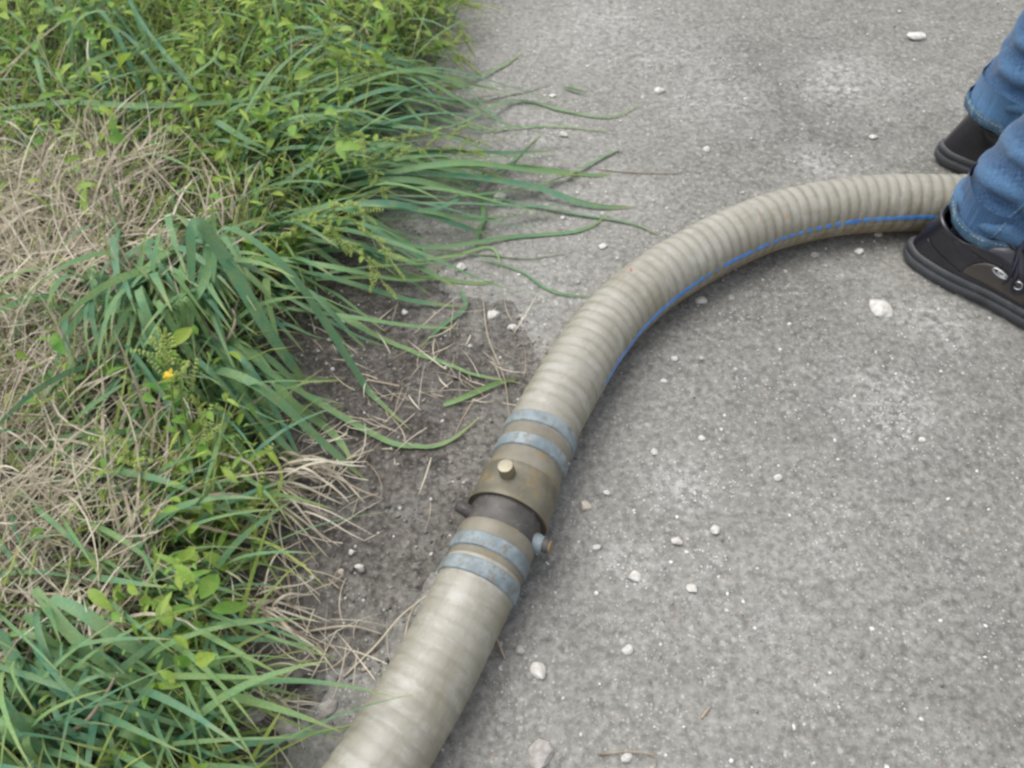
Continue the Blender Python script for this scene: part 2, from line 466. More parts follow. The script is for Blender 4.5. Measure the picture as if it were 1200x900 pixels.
# ================================================================== THE SETTING
def sheet(name, xs, ys, zf, mat):
    X, Y = np.meshgrid(xs, ys, indexing='ij')
    Z = zf(X.ravel(), Y.ravel())
    me = mesh(name, np.stack([X.ravel(), Y.ravel(), Z], -1), grid_faces(len(xs), len(ys))[:, ::-1])
    me.flip_normals() if me.polygons[0].normal.z < 0 else None
    return link(name, me, mat)
def axis(lo, hi, step, far):
    mid = np.arange(lo, hi, step)
    g = [far * 0.015, far * 0.04, far * 0.1, far * 0.3, far]
    return np.concatenate([[lo - a for a in g[::-1]], mid, [hi + a for a in g]])
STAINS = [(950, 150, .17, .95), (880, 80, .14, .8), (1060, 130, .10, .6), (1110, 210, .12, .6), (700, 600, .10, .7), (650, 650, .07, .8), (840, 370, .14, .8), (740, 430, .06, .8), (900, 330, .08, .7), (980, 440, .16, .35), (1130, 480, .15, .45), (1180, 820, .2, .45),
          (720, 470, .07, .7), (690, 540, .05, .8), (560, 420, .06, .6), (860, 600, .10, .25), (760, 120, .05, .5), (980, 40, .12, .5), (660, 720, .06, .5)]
CHALK = [(795, 565, .040, 1), (835, 655, .02, .6), (740, 662, .032, 1), (1000, 100, .10, .65), (1095, 365, .07, .6), (820, 100, .10, .7), (765, 60, .10, .7), (590, 380, .05, .8), (1040, 480, .07, .6),
         (700, 40, .12, .7), (640, 150, .08, .5), (960, 200, .05, .7), (650, 330, .06, .6), (810, 680, .03, .7), (1160, 130, .06, .6), (720, 230, .06, .5), (1010, 640, .10, .35), (880, 740, .1, .3)]
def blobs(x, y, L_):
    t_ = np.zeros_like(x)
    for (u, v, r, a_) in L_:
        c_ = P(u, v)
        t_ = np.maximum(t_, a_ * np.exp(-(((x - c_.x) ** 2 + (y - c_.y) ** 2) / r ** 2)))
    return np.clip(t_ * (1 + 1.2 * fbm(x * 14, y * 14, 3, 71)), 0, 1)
def paint(o, name, fn):
    co = np.empty(len(o.data.vertices) * 3, np.float32); o.data.vertices.foreach_get('co', co); co = co.reshape(-1, 3).astype(float)
    o.data.attributes.new(name, 'FLOAT', 'POINT').data.foreach_set('value', fn(co[:, 0], co[:, 1]).astype(np.float32))
pav = sheet('pavement', axis(-0.55, 1.55, 0.0065, 60), axis(0.0, 2.3, 0.0065, 60), pave_z, M['pavement'])
tag(pav, 'worn grey concrete pavement with pale stone flecks and dark stains', None, kind='structure')
xs = np.concatenate([-1.9 - np.array([60, 20, 6, 2, .6, .2]), np.arange(-1.9, 0.25, 0.0075)])
ys = axis(-0.1, 2.5, 0.0075, 60)
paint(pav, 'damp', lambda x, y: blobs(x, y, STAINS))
paint(pav, 'chalk', lambda x, y: blobs(x, y, CHALK))
soil = sheet('soil', xs, ys, soil_z, M['soil'])
paint(soil, 'dusty', lambda x, y: blobs(x, y, [(470, 620, .055, 1), (520, 560, .03, .8), (440, 400, .04, .7), (520, 350, .07, 1), (430, 700, .05, .6), (570, 400, .03, .6)]))
_co = np.empty(len(soil.data.vertices) * 3, np.float32); soil.data.vertices.foreach_get('co', _co); _co = _co.reshape(-1, 3)
_at = soil.data.attributes.new('inland', 'FLOAT', 'POINT'); _at.data.foreach_set('value', inland(_co[:, 0], _co[:, 1]).astype(np.float32))
tag(soil, 'dark crumbly soil of the verge beside the concrete', None, kind='structure')

# ------------------------------------------------------------------ grit: thousands of crumbs of stone
def grit_mesh(name, x, y, r, tint, zf, squash=0.6):
    base = np.array([[1, 0, 0], [0.3, 0.95, 0], [-0.8, 0.6, 0], [-0.8, -0.6, 0], [0.3, -0.95, 0], [0, 0, 1], [0, 0, -0.7],
                     ], float)
    fc = []
    for k in range(5):
        fc.append([k, (k + 1) % 5, 5]); fc.append([(k + 1) % 5, k, 6])
    fc = np.array(fc)
    n = len(x)
    jit = 1 + 0.7 * (rng.random((n, 7, 3)) - 0.5)
    v = base[None] * jit
    v[:, 5, :2] += rng.uniform(-0.4, 0.4, (n, 2))
    v[:, :5, 2] += rng.uniform(-0.3, 0.3, (n, 5))
    a = rng.uniform(0, 2 * math.pi, n)
    ca, sa = np.cos(a)[:, None], np.sin(a)[:, None]
    st = rng.uniform(0.6, 1.0, n)[:, None]
    vx, vy = v[..., 0], v[..., 1] * st
    v = np.stack([vx * ca - vy * sa, vx * sa + vy * ca, v[..., 2] * squash], -1) * r[:, None, None]
    z = zf(x, y) + r * squash * 0.25
    v += np.stack([x, y, z], -1)[:, None, :]
    f = (fc[None] + (np.arange(n) * 7)[:, None, None]).reshape(-1, 3)
    return mesh(name, v.reshape(-1, 3), f, {'tint': np.repeat(tint, 7)})

n = 9500
gx = rng.uniform(-0.5, 1.35, n); gy = rng.uniform(0.08, 2.2, n)
dens = 0.35 + 0.9 * np.clip(fbm(gx * 4, gy * 4, 3, 77) + 0.45, 0, 1)
keep = (rng.random(n) < dens) & (gx > soil_edge(gy) - 0.03)
gx, gy = gx[keep], gy[keep]
gr = 0.0009 * np.exp(rng.normal(0, 0.42, len(gx)))
gt = np.clip(rng.beta(1.3, 1.1, len(gx)), 0, 1)
# whitish scatters where chalk was crushed
cl = [(795, 570, 26, 60), (835, 655, 14, 26), (765, 90, 45, 60), (820, 105, 40, 60), (1040, 500, 30, 40), (740, 660, 24, 40), (1000, 95, 50, 70),
      (745, 675, 12, 22), (1050, 470, 25, 40), (600, 375, 26, 22), (820, 70, 30, 40), (700, 60, 60, 40), (960, 490, 60, 40), (790, 170, 60, 40),
      (1090, 360, 50, 36), (860, 545, 30, 30)]
for (u, v, sg, k) in cl:
    for _ in range(k):
        q = P(u + random.gauss(0, sg), v + random.gauss(0, sg * 0.7))
        gx = np.append(gx, q.x); gy = np.append(gy, q.y)
        gr = np.append(gr, random.uniform(0.0008, 0.0021)); gt = np.append(gt, random.uniform(0.62, 1.0))
k = 900                                             # bigger angular chips among the crumbs
bx = rng.uniform(-0.45, 1.3, k * 2); by = rng.uniform(0.1, 2.1, k * 2)
kp = (bx > soil_edge(by) - .02) & (rng.random(k * 2) < .38 + 1.5 * blobs(bx, by, CHALK))
bx, by = bx[kp][:k], by[kp][:k]
gx = np.append(gx, bx); gy = np.append(gy, by); gr = np.append(gr, rng.uniform(.0014, .0034, len(bx)) * np.where(rng.random(len(bx)) < .12, 1.35, 1)); gt = np.append(gt, rng.uniform(.6, 1.0, len(bx)))
g1 = link('gravel', grit_mesh('gravel', gx, gy, gr, gt, pave_z), M['grit'], smooth=False)
tag(g1, 'fine white and grey stone crumbs strewn over the concrete', 'gravel', kind='stuff')
n = 12000
sx = rng.uniform(-1.1, 0.1, n); sy = rng.uniform(0.05, 1.7, n)
keep = (sx < soil_edge(sy) + 0.03) & (sx > root_edge(sy) - 0.12)
sx, sy = sx[keep], sy[keep]
sr = 0.0016 * np.exp(rng.normal(0, 0.55, len(sx)))
stt = np.where(rng.random(len(sx)) < 0.78, rng.uniform(0.0, 0.22, len(sx)), rng.uniform(0.3, 1.0, len(sx)))
g2 = link('soil_crumbs', grit_mesh('soil_crumbs', sx, sy, sr, stt, gz, 0.8), M['grit'], smooth=False)
tag(g2, 'loose dark soil crumbs and small chips on the bare earth', 'soil crumbs', kind='stuff')

# ------------------------------------------------------------------ countable pebbles
def pebble(px, py, wpx, label, mat='white_stone', asp=0.75, flat=0.55, rot=None, name='pebble', group='pale pebbles on the concrete'):
    g = G(px, py)
    sc_ = F_PX * (SP + (py - 450) / F_PX * CP) / CAM_H        # photo pixels per metre there
    r = 0.5 * wpx / sc_
    bm = bmesh.new()
    bmesh.ops.create_icosphere(bm, subdivisions=2, radius=1.0)
    rr = random.Random(int(px * 7 + py * 13))
    cuts = [Vector((rr.uniform(-1, 1), rr.uniform(-1, 1), rr.uniform(-0.3, 1))).normalized() for _ in range(9)]
    for v in bm.verts:
        for c_ in cuts:
            d = v.co.dot(c_) - 0.64
            if d > 0: v.co -= c_ * d * 0.95
        v.co += Vector((rr.uniform(-1, 1), rr.uniform(-1, 1), rr.uniform(-1, 1))) * 0.045
        v.co = Vector((v.co.x * r * 1.1, v.co.y * r * asp * 1.1, v.co.z * r * flat))
    me = bpy.data.meshes.new(name); bm.to_mesh(me); bm.free()
    o = link(name, me, M[mat], smooth=False)
    o.location = (g.x, g.y, g.z + r * flat * 0.6)
    o.rotation_euler = (rr.uniform(-.15, .15), rr.uniform(-.15, .15), rr.uniform(0, 3.1) if rot is None else R(rot))
    tag(o, label, 'pebble' if name == 'pebble' else 'stone', group)
    return o
PEB = [
 (1032, 364, 33, 'largest chalky white pebble, lying just below the nearer black shoe', 'white_stone', .95, .3, 10),
 (1075, 45, 27, 'flat oval white pebble on the concrete above the farther black shoe', 'white_stone', .6, .35, 0),
 (632, 885, 34, 'round grey-white stone at the bottom edge of the view right of the hose', 'grey_stone', .9, .45, 0),
 (631, 787, 19, 'white blocky pebble beside the lower end of the hose', 'white_stone', 1.2, .6, 0),
 (609, 763, 13, 'small grey cubic pebble touching the lower hose', 'grey_stone', .9, .6, 0),
 (585, 755, 9, 'tiny grey pebble tucked against the lower hose side', 'grey_stone', .9, .6, 0),
 (838, 622, 14, 'square bright white pebble alone on the mid concrete', 'white_stone', 1.0, .6, 20),
 (793, 635, 15, 'rounded off-white pebble left of the square white one', 'white_stone', .8, .5, -20),
 (811, 690, 14, 'white pebble with a tiny chip beside it in the lower middle', 'white_stone', 1, .6, 40),
 (743, 677, 16, 'crumbled white lump of chalk in the lower middle', 'white_stone', .9, .5, 0),
 (735, 762, 13, 'whitish pebble low down between hose and frame bottom', 'white_stone', .9, .6, 30),
 (735, 887, 17, 'pointed white chip lying by a short straw at the bottom', 'white_stone', .7, .5, 30),
 (686, 594, 14, 'triangular pale pebble right of the hose coupling', 'tan_stone', 1.0, .6, 60),
 (711, 578, 9, 'small white pebble just above the triangular pale one', 'white_stone', .9, .6, 0),
 (700, 642, 10, 'small cream pebble below and right of the coupling lug', 'white_stone', .9, .6, 0),
 (767, 530, 10, 'small bright white pebble right of the upper hose bands', 'white_stone', .9, .6, 50),
 (822, 514, 8, 'tiny white pebble in the middle of open concrete', 'white_stone', .9, .6, 0),
 (585, 234, 21, 'long white pebble lying among overhanging green blades', 'white_stone', .55, .5, 50),
 (540, 315, 14, 'rounded cream pebble at the tips of the middle grass blades', 'white_stone', .9, .6, 0),
 (577, 371, 17, 'cream pebble lying where soil meets the concrete', 'white_stone', .9, .6, 50),
 (600, 385, 12, 'white pebble just right of the cream pebble at the soil edge', 'white_stone', .9, .6, 0),
 (474, 367, 9, 'lone white pebble on the dark soil near the weeds', 'white_stone', .9, .6, 0),
 (706, 290, 12, 'grey-white pebble left of where the hose bends', 'white_stone', .8, .5, 0),
 (773, 108, 13, 'round white pebble at the tip of the longest grass blade', 'white_stone', .9, .6, 0),
 (660, 158, 12, 'oval white pebble between two thin overhanging blades', 'white_stone', .75, .5, -30),
 (648, 113, 8, 'tiny white pebble under the uppermost thin blade', 'white_stone', .8, .6, 0),
 (828, 176, 10, 'white pebble above the bend of the hose', 'white_stone', .9, .6, 0),
 (1024, 162, 12, 'white pebble left of the farther shoe heel', 'white_stone', .8, .5, 0),
 (1028, 275, 11, 'small cream pebble touching the hose below its blue stripe', 'tan_stone', .8, .5, 0),
 (1007, 295, 13, 'white pebble just below the hose near the shoe', 'white_stone', .9, .5, 0),
 (955, 300, 12, 'dull pale pebble just below the blue striped stretch of hose', 'grey_stone', .9, .5, 0),
 (821, 353, 14, 'ragged white pebble inside the bend of the hose', 'white_stone', .9, .4, 0),
 (857, 349, 9, 'tiny cream pebble inside the bend of the hose', 'grey_stone', .9, .4, 0),
 (790, 421, 9, 'white pebble nearest the inner side of the descending hose', 'white_stone', .9, .6, 0),
 (822, 421, 8, 'small greyish pebble inside the bend, right of the white one', 'grey_stone', .9, .6, 0),
 (778, 447, 8, 'tiny pebble right of the hose level with the upper bands', 'white_stone', .9, .6, 0),
 (911, 560, 10, 'bright white pebble in the right middle of the concrete', 'white_stone', .9, .6, 0),
 (1080, 516, 9, 'small white pebble on the right side of the concrete', 'white_stone', .9, .6, 0),
 (421, 665, 10, 'white pebble on the bare soil left of the lower bands', 'white_stone', .9, .6, 0),
 (400, 670, 8, 'tiny tan pebble on bare soil beside the straw litter', 'tan_stone', .9, .6, 0),
 (412, 648, 9, 'cubic white crumb on dusty soil left of the coupling', 'white_stone', .9, .6, 0),
 (282, 731, 13, 'tan pebble among the weeds low on the left', 'tan_stone', .8, .6, 20),
]
for p_ in PEB:
    pebble(*p_)
pebble(338, 858, 46, 'long pale grey stone at the edge of the verge low on the left', 'grey_stone', .5, .45, -32, name='stone', group='larger stones on the soil')
pebble(298, 841, 30, 'flat light grey stone beside the long pale stone', 'grey_stone', .7, .35, 10, name='stone', group='larger stones on the soil')
pebble(384, 832, 26, 'crumbly whitish stone left of the lower hose', 'grey_stone', .8, .35, 60, name='stone', group='larger stones on the soil')
pebble(345, 790, 40, 'dark clod of earth in front of the straw litter', 'soil', .8, .6, 10, name='clod', group='larger stones on the soil')

# ================================================================== THE HOSE
RO = 0.0415
PITCH_H = 0.0160
def pth(pts, z):
    return [P(u, v, z) for (u, v) in pts]
up_px = [(639, 498), (655, 470), (674, 437), (697, 401), (724, 368), (762, 335), (806, 306), (858, 279), (915, 257), (990, 242), (1050, 238), (1100, 238)]
lo_px = [(566, 671), (549, 708), (528, 750), (500, 803), (465, 862), (430, 918), (390, 975)]
coup_px = [(639, 498), (626, 530), (608, 574), (586, 623), (566, 671)]
zc = 0.046
full = []
for (u, v) in lo_px[::-1]:
    full.append(list(P(u, v, RO + 0.001)))
full[-1] = list(P(566, 671, zc))
full[-2][2] = 0.0445
mid = [list(P(u, v, zc)) for (u, v) in [(602, 587)]]
up_ = [list(P(u, v, RO + 0.001)) for (u, v) in up_px]
up_[0] = list(P(639, 498, zc)); up_[1][2] = 0.0455; up_[2][2] = 0.0440
a = np.array(full[0]); d = a - np.array(full[1]); d /= np.linalg.norm(d)
pre = [list(a + d * 0.45 + np.array([-.10, 0, 0])), list(a + d * 0.2 + np.array([-.02, 0, 0]))]
pre = [list(np.array(pre[0]) + d * 0.6 + np.array([-.3, .1, 0]))] + pre
e_ = up_[-1]
post = [[e_[0] + .12, e_[1] - .002, e_[2]], [e_[0] + .30, e_[1] - .02, e_[2]], [e_[0] + .6, e_[1] - .09, e_[2]], [e_[0] + 1.1, e_[1] - .28, e_[2]], [e_[0] + 1.8, e_[1] - .65, e_[2]]]
ctrl = pre + full + mid + up_ + post
cen = catmull(ctrl, 40)
# smooth out the hand-read control points a little, then resample by length
def resample(c, step):
    s = np.concatenate([[0], np.cumsum(np.linalg.norm(np.diff(c, axis=0), axis=1))])
    q = np.arange(0, s[-1], step)
    return np.stack([np.interp(q, s, c[:, k]) for k in range(3)], -1), q
cen, q = resample(cen, 0.004)
ker = np.hanning(17); ker /= ker.sum()
sm = np.stack([np.convolve(np.pad(cen[:, k], 8, mode='edge'), ker, 'valid') for k in range(3)], -1)
cen = sm
def nearest(pt):
    return int(np.argmin(np.sum((cen - np.array(pt)) ** 2, 1)))
S = lambda u, v: q[nearest(P(u, v, zc))]            # metres along the hose of a pixel on its axis
def frame(s):
    s = np.atleast_1d(s)
    c = np.stack([np.interp(s, q, cen[:, k]) for k in range(3)], -1)
    e1 = np.stack([np.interp(s + 0.004, q, cen[:, k]) for k in range(3)], -1)
    e0 = np.stack([np.interp(s - 0.004, q, cen[:, k]) for k in range(3)], -1)
    t = e1 - e0; t /= np.linalg.norm(t, axis=1)[:, None]
    side = np.cross(t, np.array([0, 0, 1.0])); side /= np.linalg.norm(side, axis=1)[:, None]   # to the right of travel
    upv = np.cross(side, t)
    return c, t, side, upv
def hose_tube(name, s0, s1, mat, parent, step=0.0020, n=56, inner=False):
    s = np.arange(s0, s1 + step * 0.5, step)
    c, t, side, upv = frame(s)
    th = np.linspace(0, 2 * math.pi, n, endpoint=False)
    SS, TT = np.meshgrid(s, th, indexing='ij')
    ph = (SS / PITCH_H - TT / (2 * math.pi)) % 1.0
    rib = 0.5 - 0.5 * np.cos(ph * 2 * math.pi)                  # 0 in the groove, 1 on the rib
    rib = rib ** 0.40
    rib_a = np.where(SS > sU - .02, 0.0010, 0.00035)
    wob = 0.0006 * vnoise(SS * 22, np.cos(TT) * 2 + 5, 5) + 0.0004 * vnoise(SS * 60 + 9, np.sin(TT) * 3, 6)
    r = RO - rib_a + rib_a * rib + wob
    v = c[:, None, :] + r[..., None] * (np.cos(TT)[..., None] * side[:, None, :] + np.sin(TT)[..., None] * upv[:, None, :])
    flat = v.reshape(-1, 3)
    uv = np.stack([SS.ravel(), TT.ravel() / (2 * math.pi)], -1)
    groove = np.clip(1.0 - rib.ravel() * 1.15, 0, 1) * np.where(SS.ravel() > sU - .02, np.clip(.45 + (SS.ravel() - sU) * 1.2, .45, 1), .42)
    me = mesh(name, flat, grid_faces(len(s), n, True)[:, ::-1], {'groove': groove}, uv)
    o = link(name, me, mat, parent)
    return o
def sleeve(name, s0, prof, mat, parent, n=64, th0=0.0, th1=2 * math.pi):
    """lathe about the hose axis: prof = (offset along, radius) pairs"""
    rr = []
    th = np.linspace(th0, th1, n, endpoint=False)
    for (ds, r) in prof:
        c, t, side, upv = frame(s0 + ds)
        rr.append(c[0] + r * (np.cos(th)[:, None] * side[0] + np.sin(th)[:, None] * upv[0]))
    me = rings(name, rr, cap=False)
    me.flip_normals()
    o = link(name, me, mat, parent)
    for p in me.polygons: p.use_smooth = True
    md = o.modifiers.new('es', 'EDGE_SPLIT'); md.split_angle = R(38)
    return o

sU, sL = S(639, 498) - .020, S(566, 671) - .012
sU2, sL2 = S(626, 530) - .013, S(577, 641) - .016
sCup0, sCup1, sIron = S(617, 557) - .013, S(601, 594) - .012, S(586, 623) - .014
upper = thing('suction_hose', 'ribbed beige hose with blue stripe bending right to pass behind the jeans', 'hose', tuple(frame(sU)[0][0] * [1, 1, 0]), 'ribbed hoses joined end to end')
lower = thing('suction_hose', 'ribbed beige hose running from the coupling out of the bottom of the view', 'hose', tuple(frame(sL)[0][0] * [1, 1, 0]), 'ribbed hoses joined end to end')
coup = thing('hose_coupling', 'olive brass and dark iron coupling with bolt head joining the two hoses', 'coupling', tuple(frame(sCup1)[0][0] * [1, 1, 0]))
def keep_world(o):
    o.matrix_parent_inverse = Matrix.Translation(-Vector(o.parent.location))
    return o
# direction of travel: increasing s goes from the bottom of the view up to the shoe
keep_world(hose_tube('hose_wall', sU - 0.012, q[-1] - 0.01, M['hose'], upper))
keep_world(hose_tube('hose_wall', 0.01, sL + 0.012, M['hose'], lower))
# blue stripe: on the side facing the camera beyond the bend (right of travel, at mid height)
ss = np.arange(sU + 0.10, q[-1] - 0.02, 0.0018)
c, t, side, upv = frame(ss)
rows = []
nn = 7
for k in range(nn):
    th = R(11) - R(9) * np.clip((S(800, 310) - ss) / .15, 0, 1) + (k - 3) / 3 * 0.098 + 0.03 * np.sin(ss * 5) 
    ph = (ss / PITCH_H - th / (2 * math.pi)) % 1.0
    rib = (0.5 - 0.5 * np.cos(ph * 2 * math.pi)) ** 0.55
    gap = ((ss > S(880, 268)) & (ss < S(1020, 240)) & (rib > .90) & (np.sin(ss * 61) > -.75)) * -.0016
    edge = gap if k not in (0, nn - 1) else gap - 0.0011
    r = RO - 0.0008 + 0.0008 * np.clip(rib * 0.55 + 0.52 + 0.22 * np.sin(ss * 13 + 1.0), 0, 2) + edge
    rows.append(c + r[:, None] * (np.cos(th)[:, None] * side + np.sin(th)[:, None] * upv))
v = np.stack(rows, 1).reshape(-1, 3)
keep_world(link('blue_stripe', mesh('blue_stripe', v, grid_faces(len(ss), nn)), M['stripe'], upper))
def surf(s_, th_, out=0.0006):
    c, t, side, upv = [k[0] for k in frame(s_)]
    return c + (RO + out) * (math.cos(th_) * side + math.sin(th_) * upv)
sm0 = S(752, 348)
pts_ = [surf(sm0 + .0012 * a_ + .001 * b_, R(112) + .10 * b_ / 3, .0007 - .0012 * (abs(a_) == 2 or abs(b_) == 3)) for a_ in range(-2, 3) for b_ in range(-3, 4)]
keep_world(link('red_smear', mesh('red_smear', pts_, grid_faces(5, 7)), mat_simple('red_paint', (0.30, 0.07, 0.06), (0.38, 0.13, 0.11), 300, 0.7), upper))
def band(s, parent, w=0.0165):
    rb = RO + 0.0013
    b = sleeve('clamp_band', s - w / 2, [(-0.0005, RO - .003), (0, rb - .0006), (.0012, rb + .0006), (w * .5, rb + .0010), (w - .0012, rb + .0006), (w, rb - .0006), (w + .0005, RO - .003)], M['band'], parent)
    return keep_world(b)
band(sU, upper); band(sU2, upper)
band(sL2, lower); band(sL, lower)
# hose tails (ferrules) under and between the bands
keep_world(sleeve('ferrule', sCup0, [(0, .036), (0.0005, RO + .0010), (.006, RO + .0022), (.011, RO + .0008), ((sU2 - sCup0) * .62, RO - .0002), (sU2 - sCup0 + .010, RO - .0003),
        ((sU + sU2) / 2 - sCup0, RO + .0001), (sU - sCup0, RO - .0008), (sU - sCup0 + .011, RO - .0035)], M['ferrule'], upper))
keep_world(sleeve('ferrule', sL, [(-.012, RO - .0035), (0, RO - .001), (.012, RO - .0003), ((sL2 - sL) + .009, RO - .0002), (sL2 - sL + .014, RO + .0014), (sIron - sL, RO + .0016), (sIron - sL + .003, RO + .0003), (sIron - sL + .0035, .034)], M['ferrule'], lower))
# coupling: cup with a flared rim, inner iron sleeve, bolt on top, two lugs
L = sCup0 - sCup1
keep_world(sleeve('cup', sCup1, [(0.004, .0375), (0.0, .0385), (-.0012, .0432), (0.0, .0455), (.0022, .0462), (.005, .0455), (L * .55, .0452), (L * .86, .0447), (L * .93, .0455), (L, .0443), (L + .0015, .041), (L + .002, .036)], M['brass'], coup))
keep_world(sleeve('cup_rim', sCup1, [(-.0016, .0440), (-.0022, .0456), (-.0004, .0466), (.0014, .0464)], M['brass'], coup))
keep_world(sleeve('inner_sleeve', sIron, [(-.002, .034), (0.001, .0408), ((sCup1 - sIron) * .5, .0400), (sCup1 - sIron + .006, .0402)], M['iron'], coup))
def radial_cyl(name, s, ang, r0, r1, rad, mat, parent, prof=None, n=20):
    c, t, side, upv = [a_[0] for a_ in frame(s)]
    d = math.cos(ang) * side + math.sin(ang) * upv
    a_ = t; b_ = np.cross(d, a_)
    th = np.linspace(0, 2 * math.pi, n, endpoint=False)
    prof = prof or [(0, 1), (0.86, 1), (0.97, .93), (1, .8)]
    rr = [c + d * (r0 + (r1 - r0) * k) + rad * f * (np.cos(th)[:, None] * a_ + np.sin(th)[:, None] * b_) for k, f in prof]
    o = link(name, rings(name, rr), mat, parent)
    md = o.modifiers.new('es', 'EDGE_SPLIT'); md.split_angle = R(40)
    return keep_world(o)
bt = radial_cyl('bolt', sCup1 + L * .56, R(101), .042, .0590, .0087, M['brass'], coup)
c_ = radial_cyl('bolt_face', sCup1 + L * .56, R(101), .0588, .0598, .0082, M['boltface'], coup, [(0, 1), (.6, 1), (1, .9)])
sl = (sIron + sCup1) / 2 - .002
radial_cyl('lug', sl - .0005, R(154), .034, .0565, .0072, M['iron'], coup, [(0, 1.2), (.4, 1.0), (.8, 1), (.95, .85), (1, .6)])
radial_cyl('lug', sl - .004, R(6), .034, .0560, .0078, M['iron'], coup, [(0, 1.2), (.4, 1.0), (.85, 1), (1, .85)])
radial_cyl('lug_end', sl - .004, R(6), .0555, .0580, .0066, M['rust'], coup, [(0, 1), (.7, 1), (1, .8)])
radial_cyl('lug_collar', sl - .004, R(6), .030, .0490, .0112, M['band'], coup, [(0, 1), (.7, 1), (1, .8)])

# ================================================================== THE PERSON (legs astride the hose)
person = thing('person', 'person in blue jeans and black lace-up shoes standing astride the hose', 'person', (0.70, 1.0, 0))
def outline(n, x0, x1, wr, wf, cx=0.0, tw=0.0):
    """egg-shaped footprint ring from heel x0 to toe x1, half widths wr (rear) and wf (front)"""
    th = np.linspace(0, 2 * math.pi, n, endpoint=False)
    xc, hl = (x0 + x1) / 2, (x1 - x0) / 2
    cx_ = np.sign(np.cos(th)) * np.abs(np.cos(th)) ** 0.80
    sy = np.sign(np.sin(th)) * np.abs(np.sin(th)) ** 0.86
    x = xc - cx_ * hl
    f = (x - x0) / max(x1 - x0, 1e-6)
    w = wr + (wf - wr) * (f * f * (3 - 2 * f))
    waist = 1 - 0.14 * np.exp(-((f - 0.42) / 0.14) ** 2)
    y = sy * w * waist
    y = y + tw * np.sin(f * math.pi) 
    return x, y, f
